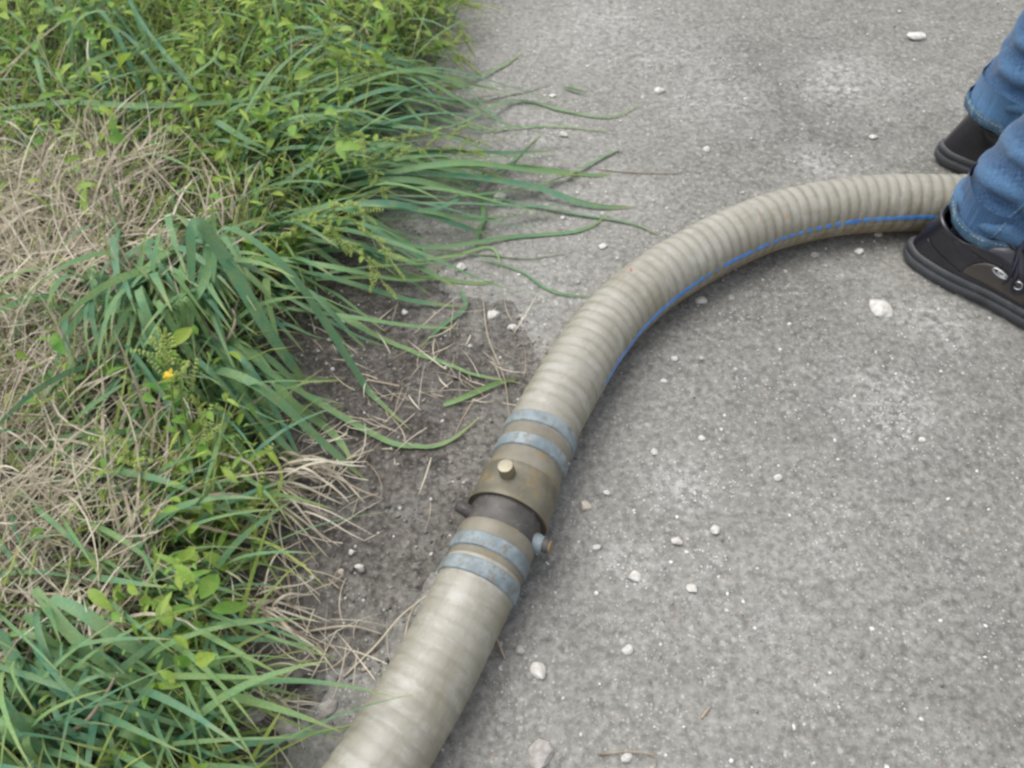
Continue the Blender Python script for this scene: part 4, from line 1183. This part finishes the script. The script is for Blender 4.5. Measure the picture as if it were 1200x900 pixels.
tuft('uppermost long grass tuft sweeping right over the pale concrete', (330, 150), [
    ((400, 150, .02), (440, 90, .07), (510, 150, .05), (600, 118, .004), (660, 130, 0), (716, 137, 0), (755, 120, 0), 6),
    ((420, 120, .03), (470, 70, .06), (530, 92, .02), (585, 80, 0), (614, 60, 0), 6),
    ((430, 140, .03), (500, 125, .03), (560, 115, .01), (610, 108, 0), (650, 96, 0), 5),
    ((340, 90, .10), (400, 60, .10), (470, 85, .07), (530, 110, .02), (548, 120, .01), 11),
    ((300, 70, .10), (370, 40, .11), (440, 60, .09), (500, 88, .05), (545, 105, .02), 10),
    ((0, 128, .10), (80, 120, .11), (160, 124, .12), (260, 120, .10), (330, 108, .09), 10),
    ((400, 150, .03), (480, 135, .03), (560, 150, .01), (650, 148, 0), (728, 156, 0), 4),
  ], [(16, (350, 150), 26, (540, 128), (55, 14), .07, 5, 10), (10, (300, 110), 40, (470, 105), (50, 20), .09, 5, 10), (8, (380, 130), 26, (600, 160), (60, 14), .05, 3, 6)])
tuft('second grass tuft lying flat toward the bend of the hose', (330, 230), [
    ((350, 230, .03), (430, 205, .06), (520, 205, .05), (620, 218, .02), (690, 240, .005), (745, 243, 0), 12),
    ((360, 240, .03), (440, 230, .05), (540, 230, .03), (640, 215, .01), (715, 180, .0), (728, 178, 0), 7),
    ((330, 240, .03), (420, 240, .05), (510, 245, .04), (560, 215, .02), (600, 190, 0), (640, 150, 0), 6),
    ((350, 220, .04), (430, 190, .06), (510, 195, .04), (610, 195, .01), (690, 205, .0), (720, 203, 0), 7),
    ((350, 250, .03), (430, 270, .05), (500, 290, .02), (600, 278, 0), (680, 270, 0), (720, 246, 0), 7),
    ((350, 260, .03), (450, 290, .03), (560, 298, 0), (620, 302, 0), (690, 290, 0), 4),
    ((400, 230, .04), (500, 220, .04), (600, 236, .01), (680, 252, 0), (740, 262, 0), (778, 278, 0), 6),
    ((560, 230, .01), (567, 250, .006), (560, 275, .004), (556, 288, 0), 8),
    ((560, 300, .004), (610, 318, 0), (640, 338, 0), (668, 346, 0), (700, 348, 0), 4),
  ], [(18, (340, 230), 26, (600, 222), (55, 24), .06, 5, 11), (12, (310, 200), 30, (520, 200), (40, 16), .08, 6, 11), (9, (380, 250), 25, (640, 240), (50, 28), .04, 3, 6)])
tuft('third grass tuft with blades reaching over the dark soil edge', (330, 300), [
    ((300, 320, .03), (360, 320, .06), (420, 335, .05), (480, 352, .02), (545, 360, 0), 10),
    ((320, 280, .05), (390, 285, .07), (460, 300, .05), (500, 318, .03), (540, 340, .01), 12),
    ((400, 290, .03), (470, 305, .03), (530, 300, .01), (575, 290, 0), (590, 318, 0), 5),
    ((330, 330, .02), (420, 325, .03), (500, 325, .01), (560, 332, 0), (585, 328, 0), 5),
    ((540, 340, .002), (545, 360, .004), (520, 380, .002), (490, 410, 0), 6),
    ((360, 350, .03), (405, 375, .035), (455, 400, .02), (510, 425, .006), (560, 440, .002), (612, 449, .001), 7),
  ], [(16, (330, 300), 30, (500, 322), (40, 18), .06, 5, 10), (8, (300, 340), 22, (440, 400), (40, 16), .04, 3, 7)])
tuft('broad bluish clump arching down toward the soil in the middle of the verge', (225, 430), [
    ((225, 330, .17), (228, 262, .24), (262, 300, .20), (310, 380, .13), (340, 425, .08), (362, 450, .04), 15),
    ((250, 330, .15), (262, 268, .20), (330, 310, .17), (378, 375, .10), (410, 425, .05), (440, 470, .01), (482, 505, 0), 13),
    ((222, 420, .05), (232, 350, .12), (245, 290, .17), (230, 270, .19), (205, 250, .2), 13),
    ((215, 440, .05), (215, 380, .12), (240, 330, .15), (250, 280, .18), (248, 235, .21), 10),
    ((190, 420, .04), (178, 360, .10), (180, 310, .14), (190, 260, .17), 10),
    ((160, 430, .04), (150, 380, .09), (160, 330, .12), (172, 270, .15), 9),
    ((240, 420, .05), (270, 400, .10), (320, 440, .08), (370, 470, .04), (430, 505, .003), (470, 522, .003), (520, 520, 0), (565, 487, 0), 9),
    ((250, 430, .05), (290, 410, .09), (340, 470, .06), (380, 500, .02), (400, 520, .0), (415, 545, 0), 11),
    ((240, 440, .05), (270, 400, .10), (300, 450, .08), (330, 520, .03), (345, 560, .0), 11),
    ((225, 450, .05), (232, 420, .08), (255, 470, .06), (262, 500, .04), 12),
    ((210, 450, .04), (215, 400, .09), (240, 440, .08), (255, 490, .05), 12),
    ((300, 400, .06), (330, 380, .08), (370, 395, .06), (410, 400, .03), 7),
    ((60, 370, .06), (40, 340, .10), (25, 375, .09), (5, 430, .05), 10),
    ((60, 355, .06), (75, 390, .07), (80, 440, .04), 10),
    ((520, 475, 0), (545, 465, .004), (580, 450, .004), (607, 443, 0), 7),
  ], [(15, (225, 440), 20, (345, 520), (42, 34), .08, 6, 12), (12, (200, 430), 22, (240, 500), (45, 30), .13, 6, 12)])
tuft('low tuft of yellowish blades beside the weed with yellow flowers', (230, 660), [
    ((150, 640, .05), (200, 630, .06), (250, 610, .06), (290, 590, .05), 8),
    ((170, 665, .04), (220, 655, .05), (270, 640, .05), (300, 600, .05), 7),
    ((60, 650, .06), (130, 665, .06), (200, 670, .05), (270, 655, .04), (300, 640, .03), 8),
    ((170, 680, .03), (220, 672, .04), (290, 665, .03), (340, 640, .01), 6),
    ((300, 500, .06), (330, 560, .06), (300, 620, .05), (292, 690, .02), 4),
  ], [(14, (180, 660), 26, (280, 625), (30, 22), .05, 4, 8), (10, (220, 700), 20, (290, 650), (30, 28), .04, 3, 6)], mat='turf')
tuft('bottom left tuft of long green blades trailing down to the right', (60, 800), [
    ((60, 700, .12), (100, 720, .12), (150, 755, .10), (230, 785, .06), (270, 795, .04), (300, 815, .01), 12),
    ((40, 690, .11), (90, 750, .10), (160, 800, .07), (220, 825, .04), (290, 835, .01), 12),
    ((30, 720, .10), (90, 790, .08), (150, 830, .05), (220, 850, .02), (275, 845, .01), 10),
    ((0, 740, .10), (40, 810, .08), (60, 860, .06), (75, 900, .05), 13),
    ((140, 800, .05), (150, 840, .06), (150, 880, .05), (148, 920, .03), 11),
    ((180, 840, .03), (220, 845, .05), (250, 850, .04), (268, 870, .02), 9),
    ((90, 820, .04), (170, 820, .05), (240, 838, .03), (300, 830, .01), 7),
  ], [(26, (60, 790), 50, (170, 860), (60, 34), .08, 3, 8), (22, (110, 850), 40, (215, 880), (44, 28), .06, 3, 7), (12, (20, 850), 30, (60, 930), (40, 20), .09, 5, 9)])
tuft('left edge tuft of mixed blades growing out of the straw', (60, 560), [
    ((100, 560, .04), (140, 520, .06), (180, 500, .05), 7),
    ((90, 600, .04), (130, 590, .06), (180, 560, .05), 9),
    ((100, 640, .03), (140, 600, .05), (190, 585, .04), (220, 590, .02), 9),
  ], [(16, (90, 570), 40, (160, 590), (40, 40), .05, 4, 9)])
tuft('top left tuft of grey-green blades behind the leafy weeds', (90, 60), [
    ((150, 0, .16), (175, 40, .15), (215, 90, .13), (240, 125, .10), 7),
    ((35, 120, .06), (40, 70, .13), (50, 100, .12), (58, 150, .08), 8),
    ((215, 95, .12), (250, 70, .14), (262, 40, .15), 7),
    ((250, 140, .10), (290, 165, .10), (335, 185, .07), 11),
  ], [(20, (100, 50), 55, (150, 120), (60, 34), .13, 5, 9), (18, (300, 40), 60, (390, 90), (60, 30), .11, 4, 8), (12, (440, 20), 40, (510, 70), (40, 24), .08, 3, 6)])
tuft('loose dry tuft spilling over the soil left of the coupling', (330, 565), [
    ((330, 560, .02), (370, 545, .04), (400, 560, .03), (428, 590, .004), 3),
    ((335, 570, .02), (380, 570, .03), (410, 545, .02), (432, 530, .003), 3),
  ], [(26, (325, 560), 14, (400, 575), (26, 22), .03, 1.5, 3.2), (10, (320, 600), 14, (380, 640), (24, 20), .025, 1.5, 3)], name='dry_tuft', mat='straw')
tuft('loose dry tuft spilling over the soil near the lower hose', (290, 720), [
    ((290, 720, .02), (330, 735, .03), (370, 760, .02), (395, 790, .002), 3),
  ], [(22, (295, 720), 16, (365, 735), (26, 26), .03, 1.5, 3.2), (10, (290, 800), 12, (350, 820), (22, 20), .02, 1.5, 3)], name='dry_tuft', mat='straw')
# dry single stalks: things one can point to
def stalk(label, pts, wmm, mat='straw', name='straw_stalk', group='single dry stalks'):
    w3 = [tuple(P(u, v, h)) if h > .004 else tuple(G(u, v, .002 + h)) for (u, v, h) in pts]
    me = tube(name, catmull(w3, 8), [wmm * .0005, wmm * .0005, wmm * .0003], 6)
    o = link(name, me, M[mat]); return tag(o, label, 'straw', group)
stalk('long pale curved stalk reaching from the soil to the lower hose', [(330, 745, .006), (372, 738, .012), (412, 734, .016), (448, 743, .006)], 3.2)
stalk('straight pale stalk leaning against the lower hose', [(402, 794, .0), (440, 757, .006), (470, 722, .02), (500, 698, .04)], 2.6)
stalk('short forked straw near the lower hose bands', [(473, 752, .002), (482, 718, .01), (492, 705, .03)], 2.6)
stalk('thin pale straw beside the dark clod', [(363, 798, .002), (378, 770, .006), (395, 738, .008)], 1.8)
stalk('stout brown stalk bending down over the soil left of centre', [(322, 632, .02), (334, 660, .02), (340, 700, .01), (335, 740, 0)], 3.4, 'twig')
stalk('long twig slanting across the lower bare soil', [(280, 640, .02), (320, 690, .008), (350, 730, .006), (385, 770, .0)], 3.0, 'twig')
stalk('grey twig lying across the soil below the tuft', [(340, 655, .004), (375, 672, .006), (398, 690, .004)], 4.0, 'twig')
stalk('white broken straw on the soil in front of the coupling', [(458, 470, .004), (466, 452, .008), (476, 443, .003)], 2.2)
stalk('curly pale stalk above the straw clump on the soil', [(358, 560, .004), (385, 548, .02), (415, 535, .02), (440, 527, .008), (460, 486 + 40, .003)], 2.6)
stalk('bent dry stem curling through the yellow flowered weed', [(235, 527, .10), (270, 535, .10), (297, 548, .09), (308, 590, .06)], 3.2)
stalk('looping dry blade low in the bottom left tuft', [(24, 845, .07), (60, 862, .08), (95, 850, .09), (120, 820, .10), (138, 788, .11)], 4.0)
stalk('orange-brown dry blade in the middle clump', [(256, 405, .10), (268, 395, .11), (276, 375, .12), (272, 362, .12)], 4.0, 'twig')
stalk('yellowish thin stalk rising from the left edge', [(90, 640, .05), (108, 590, .08), (112, 530, .11), (114, 480, .13)], 2.6, 'stem')
stalk('pale straw standing up in the upper left thatch', [(10, 290, .05), (45, 240, .09), (48, 190, .13), (58, 150, .15)], 3.2)
stalk('drooping white straw beside the upper left thatch', [(48, 190, .12), (62, 160, .15), (88, 152, .15), (104, 165, .13)], 3.2)
stalk('short upright straw in the thatch', [(98, 250, .06), (112, 212, .09), (118, 180, .11)], 3.0)
stalk('tan straw lying across the concrete by the upper blades', [(700, 198, .0), (745, 202, .001), (800, 203, .0)], 2.0)
stalk('thin bent straw beside the pointed white chip', [(700, 884, 0), (740, 881, .003), (766, 886, .001), (768, 900, 0)], 1.8)
stalk('brown needle lying on the concrete near the frame bottom', [(822, 842, 0), (832, 828, .001)], 2.6, 'twig')
stalk('dark twig fragment just right of the lower hose', [(581, 747, .001), (592, 772, .001)], 3.0, 'twig')
stalk('pale root strand on the soil beside the upper bands', [(566, 350, .001), (572, 395, .004), (590, 440, .004), (597, 488, .002)], 1.8)
stalk('thin straw on the soil below the pebbles at the edge', [(490, 412, .001), (520, 412, .006), (548, 402, .003)], 2.2)
stalk('flat straw crossing the middle of the bare soil', [(430, 445, .004), (480, 455, .008), (520, 465, .003)], 2.6, 'twig')
stalk('pale curved straw close beside the coupling', [(495, 470, .001), (505, 465, .006), (530, 447, .003)], 2.4)

# ------------------------------------------------------------------ weed plants, each leaf a part
def leaf_mesh(name, wid, teeth=0.0, fold=.3, droop=.25, tint=.5):
    st_ = np.linspace(0, 1, 8)
    hw = np.sin(np.clip(st_, 0, 1) ** .75 * math.pi) ** .85 * wid * .5
    hw[0] = .03; hw[-1] = .004
    hw = hw * (1 + teeth * np.array([0, 1, -1, 1, -1, 1, -1, 0]) * .25)
    V = []
    for s_, h_ in zip(st_, hw):
        z = -droop * s_ * s_
        V += [(s_, -h_, z + h_ * fold), (s_, 0, z), (s_, h_, z + h_ * fold)]
    return mesh(name, V, grid_faces(8, 3), {'along': np.repeat(st_, 3), 'tint': np.full(24, tint)})
LEAVES = {k: [leaf_mesh('leaf', wd, te, tint=tt_) for wd, te, tt_ in ((.42, .5, .2), (.5, .3, .6), (.36, 0, .9), (.58, .6, .4))] for k in ('leaf', 'leafdark')}
for k, ms in LEAVES.items():
    for me in ms:
        me.materials.append(M[k]); me.polygons.foreach_set('use_smooth', [True] * len(me.polygons))
def spike_mesh(ln, dens=70, rad=.0045):
    """a loose seed head: tiny round buds in knots along a thin axis"""
    base = np.array([[1, 0, 0], [-1, 0, 0], [0, 1, 0], [0, -1, 0], [0, 0, 1], [0, 0, -1]], float)
    fc = np.array([[0, 2, 4], [2, 1, 4], [1, 3, 4], [3, 0, 4], [2, 0, 5], [1, 2, 5], [3, 1, 5], [0, 3, 5]])
    V, F, T = [], [], []
    for k in range(dens):
        s_ = random.random(); knot = round(s_ * 7) / 7
        s_ = s_ * .35 + knot * .65
        r_ = rad * (1.15 - .6 * s_) * random.uniform(.2, 1)
        a_ = random.uniform(0, 6.28)
        c = np.array([s_ * ln, r_ * math.cos(a_), r_ * math.sin(a_)])
        V.append(base * random.uniform(.0006, .0015) + c); F.append(fc + 6 * k); T += [random.random()] * 6
    return mesh('seed_head', np.concatenate(V), np.concatenate(F), {'tint': T, 'along': np.zeros(len(T))})
SPIKES = [spike_mesh(.028, 80, .0038), spike_mesh(.022, 70, .0034), spike_mesh(.034, 100, .0042)]
for me in SPIKES: me.materials.append(M['seed'])
def orient(o, pos_, d, roll=0.0, s=1.0):
    q_ = Vector(d).to_track_quat('X', 'Z')
    o.matrix_parent_inverse = Matrix.Identity(4)
    o.location = pos_; o.rotation_mode = 'QUATERNION'
    o.rotation_quaternion = q_ @ Matrix.Rotation(roll, 3, 'X').to_quaternion()
    o.scale = (s, s, s)
def weed(label, root_px, stems, leaf=.022, nleaf=9, spikes=4, mat='leaf', flower=False, name='weed', group='leafy weeds of the verge'):
    """stems: lists of (px, py, height) from the root; leaves spiral up each stem, seed heads cluster at the ends"""
    r0 = G(*root_px)
    t_ = thing(name, label, 'weed', (r0.x, r0.y, r0.z), group)
    for st_ in stems:
        w3 = [np.array(r0)] + [np.array(P(u, v, h)) for (u, v, h) in st_]
        path = catmull(w3, 6) - np.array(r0)
        link('stem', tube('stem', path, [.0019, .0014, .0008], 6), M['stem'], t_)
        L_ = len(path)
        tgt = np.gradient(path, axis=0)
        for k in range(nleaf):
            f = .12 + .84 * k / max(1, nleaf - 1) * random.uniform(.9, 1.0)
            i = min(L_ - 1, int(f * (L_ - 1)))
            a_ = k * 2.4 + random.uniform(-.4, .4)
            d = Vector(tgt[i]).normalized() * .55 + Vector((math.cos(a_), math.sin(a_), random.uniform(-.1, .5)))
            o = bpy.data.objects.new('leaf', random.choice(LEAVES[mat])); COL.objects.link(o); o.parent = t_
            orient(o, path[i], d, random.uniform(-.5, .5), leaf * random.uniform(.65, 1.25) * (1.1 - .45 * f))
        for k in range(spikes):
            i = L_ - 1 - int(k * L_ * .055) - (random.random() < .3)
            a_ = random.uniform(0, 6.28)
            d = Vector(tgt[i]).normalized() * 1.0 + Vector((math.cos(a_) * .8, math.sin(a_) * .8, random.uniform(-.2, .6)))
            if k == 0: d = Vector(tgt[-1]); i = L_ - 1
            o = bpy.data.objects.new('seed_head', random.choice(SPIKES)); COL.objects.link(o); o.parent = t_
            orient(o, path[i] + np.array([0, 0, .004]), d, 0, random.uniform(.55, 1.0))
    if flower:
        u, v, h = flower
        c = np.array(P(u, v, h)) - np.array(r0)
        for k in range(9):
            me = leaf_mesh('petal', .6, 0, .3, .1)
            o = link('petal', me, M['flower'], t_)
            a_ = k * .7
            orient(o, Vector(c) + Vector((random.gauss(0, .0025), random.gauss(0, .0025), random.gauss(0, .004))), (math.cos(a_), math.sin(a_), random.uniform(.1, 1.0)), 0, .0065)
    return t_
weed('tall leafy weed with a yellow flower cluster and pale seed heads', (225, 600), [
    [(215, 540, .09), (205, 490, .13), (198, 440, .17), (185, 412, .19)],
    [(225, 530, .09), (215, 480, .13), (208, 430, .18), (196, 406, .19)],
    [(240, 560, .07), (235, 520, .10), (232, 480, .13), (222, 452, .15)],
    [(200, 580, .06), (180, 560, .08), (150, 540, .10), (130, 520, .11)],
    [(260, 570, .06), (262, 550, .08), (250, 530, .10), (240, 500, .12)],
    [(270, 580, .05), (285, 560, .07), (300, 545, .08)],
    ], .022, 11, 7, flower=(197, 440, .185))
weed('weed at the lower centre of the verge with bending yellow-green seed heads', (245, 640), [
    [(225, 620, .05), (205, 580, .08), (215, 545, .10), (240, 520, .12)],
    [(235, 620, .05), (195, 590, .08), (165, 560, .10), (155, 540, .10)],
    [(260, 620, .05), (285, 600, .07), (310, 585, .07)],
    [(255, 610, .05), (262, 570, .07), (270, 540, .09)],
    ], .020, 13, 8)
weed('bright weed leaning right in front of the broad blade clump with many seed heads', (340, 300), [
    [(360, 270, .07), (400, 255, .10), (440, 280, .10), (468, 320, .09)],
    [(350, 270, .08), (370, 250, .11), (410, 240, .13), (430, 255, .12)],
    [(350, 280, .07), (385, 275, .10), (425, 300, .09), (452, 335, .07)],
    [(340, 290, .06), (345, 260, .09), (380, 265, .11), (400, 290, .09)],
    [(340, 300, .05), (330, 285, .07), (345, 270, .09)],
    ], .016, 15, 10)
weed('weed with nodding seed sprays lying over the long blades near the concrete', (340, 220), [
    [(370, 190, .08), (420, 170, .10), (480, 160, .09), (530, 158, .07), (562, 168, .05)],
    [(370, 195, .08), (410, 185, .10), (440, 205, .09), (452, 232, .07)],
    [(360, 195, .08), (400, 165, .11), (425, 160, .12), (427, 175, .12)],
    [(380, 200, .07), (440, 190, .08), (500, 175, .08), (555, 182, .05)],
    ], .015, 14, 10)
weed('small weed poking out beside the uppermost blades', (330, 130), [
    [(350, 100, .09), (400, 80, .10), (440, 85, .09), (468, 100, .07)],
    [(350, 105, .08), (395, 100, .09), (440, 105, .07)],
    [(340, 100, .10), (380, 70, .11), (430, 75, .10)],
    ], .015, 12, 8)
weed('leafy weed hanging over the concrete at the very top of the verge', (455, 30), [
    [(480, 10, .08), (510, 10, .09), (535, 30, .07), (552, 60, .03)],
    [(470, 30, .07), (500, 40, .08), (530, 60, .05), (552, 80, .02)],
    [(480, 0, .09), (510, -10, .09), (540, -6, .07)],
    [(440, 40, .06), (420, 70, .06), (410, 95, .05), (420, 130, .02)],
    [(450, 50, .06), (480, 75, .05), (520, 90, .03)],
    [(420, 20, .07), (440, 0, .10), (470, 5, .11)],
    [(500, 0, .06), (530, 0, .07), (556, 10, .05)],
    [(490, 60, .04), (515, 55, .06), (545, 50, .05)],
    [(480, 90, .04), (505, 100, .05), (530, 105, .03)],
    ], .020, 18, 6)
weed('dark green weed sprig in the dry straw at the left', (75, 510), [
    [(72, 480, .06), (65, 455, .09), (60, 440, .10)],
    [(80, 480, .06), (90, 455, .08), (96, 435, .09)],
    [(60, 480, .05), (45, 470, .07), (25, 462, .07)],
    ], .024, 8, 0, mat='leafdark')
weed('low feathery weed at the bottom of the verge beside the bare soil', (220, 790), [
    [(215, 750, .05), (200, 720, .07), (190, 700, .08)],
    [(225, 750, .05), (230, 720, .07), (225, 695, .08)],
    [(235, 760, .05), (250, 740, .06), (256, 715, .06)],
    [(210, 770, .04), (185, 750, .06), (170, 735, .07)],
    [(230, 780, .03), (245, 770, .05), (255, 760, .05)],
    ], .014, 18, 0)
weed('broad leaved seedling near the bottom of the verge', (215, 820), [
    [(200, 800, .04), (190, 780, .05)], [(220, 800, .04), (235, 780, .05)], [(190, 810, .04), (175, 790, .06)],
    ], .026, 6, 0)
weed('weed with a pale green spike in the upper left leaves', (235, 200), [
    [(240, 170, .06), (248, 150, .08), (250, 130, .09)],
    [(250, 180, .06), (262, 180, .07), (268, 190, .06)],
    [(215, 170, .08), (218, 130, .12), (220, 95, .14)],
    [(200, 180, .07), (190, 150, .10), (192, 115, .12)],
    ], .026, 10, 2)
weed('yellow-green weed at the top centre of the verge', (330, 60), [
    [(330, 40, .08), (345, 10, .12), (350, -20, .15)],
    [(310, 40, .09), (300, 20, .12), (290, -5, .14)],
    [(350, 50, .07), (375, 30, .09), (390, 5, .12)],
    [(360, 60, .06), (380, 55, .08), (400, 45, .09)],
    ], .022, 13, 3)
weed('bluish leafy weed in the upper left corner', (120, 70), [
    [(120, 40, .09), (110, 10, .13), (95, -10, .16)],
    [(140, 40, .09), (150, 20, .12), (150, 0, .14)],
    [(150, 60, .08), (165, 40, .10), (175, 30, .11)],
    [(90, 50, .08), (60, 30, .11), (40, 10, .13)],
    ], .026, 12, 0, mat='leafdark')
weed('leafy weed in the top left corner behind the grey-green blades', (40, 90), [
    [(40, 60, .08), (30, 30, .12), (20, 0, .15)],
    [(60, 70, .08), (80, 50, .10), (95, 40, .11)],
    [(20, 80, .07), (5, 60, .10), (-20, 40, .12)],
    ], .022, 12, 2)
weed('bushy weed between the upper blades and the straw', (130, 180), [
    [(130, 150, .08), (120, 130, .10), (110, 110, .12)],
    [(150, 160, .07), (170, 150, .09), (185, 140, .10)],
    [(110, 170, .07), (80, 160, .08), (60, 150, .09)],
    [(160, 175, .06), (195, 175, .07), (215, 170, .07)],
    ], .022, 12, 0)
# single fallen leaves
def fallen(px, py, s, az, mat, label, wid=.5):
    me = leaf_mesh('fallen_leaf', wid, 0, .15, .06, .6)
    o = link('fallen_leaf', me, M[mat]); g = G(px, py, .004)
    o.location = g; o.scale = (s, s, s); o.rotation_euler = (0.1, -.1, R(az))
    return tag(o, label, 'leaf', 'fallen leaves')
fallen(306, 733, .026, 95, 'leafdark', 'green oval leaf lying flat on the bare soil low in the verge')
fallen(660, 102, .045, -28, 'leafdark', 'cut piece of dark green blade lying alone on the pale concrete', .15)

print('tris', sum(sum(len(p.vertices) - 2 for p in o.data.polygons) for o in scene.objects if o.type == 'MESH'))
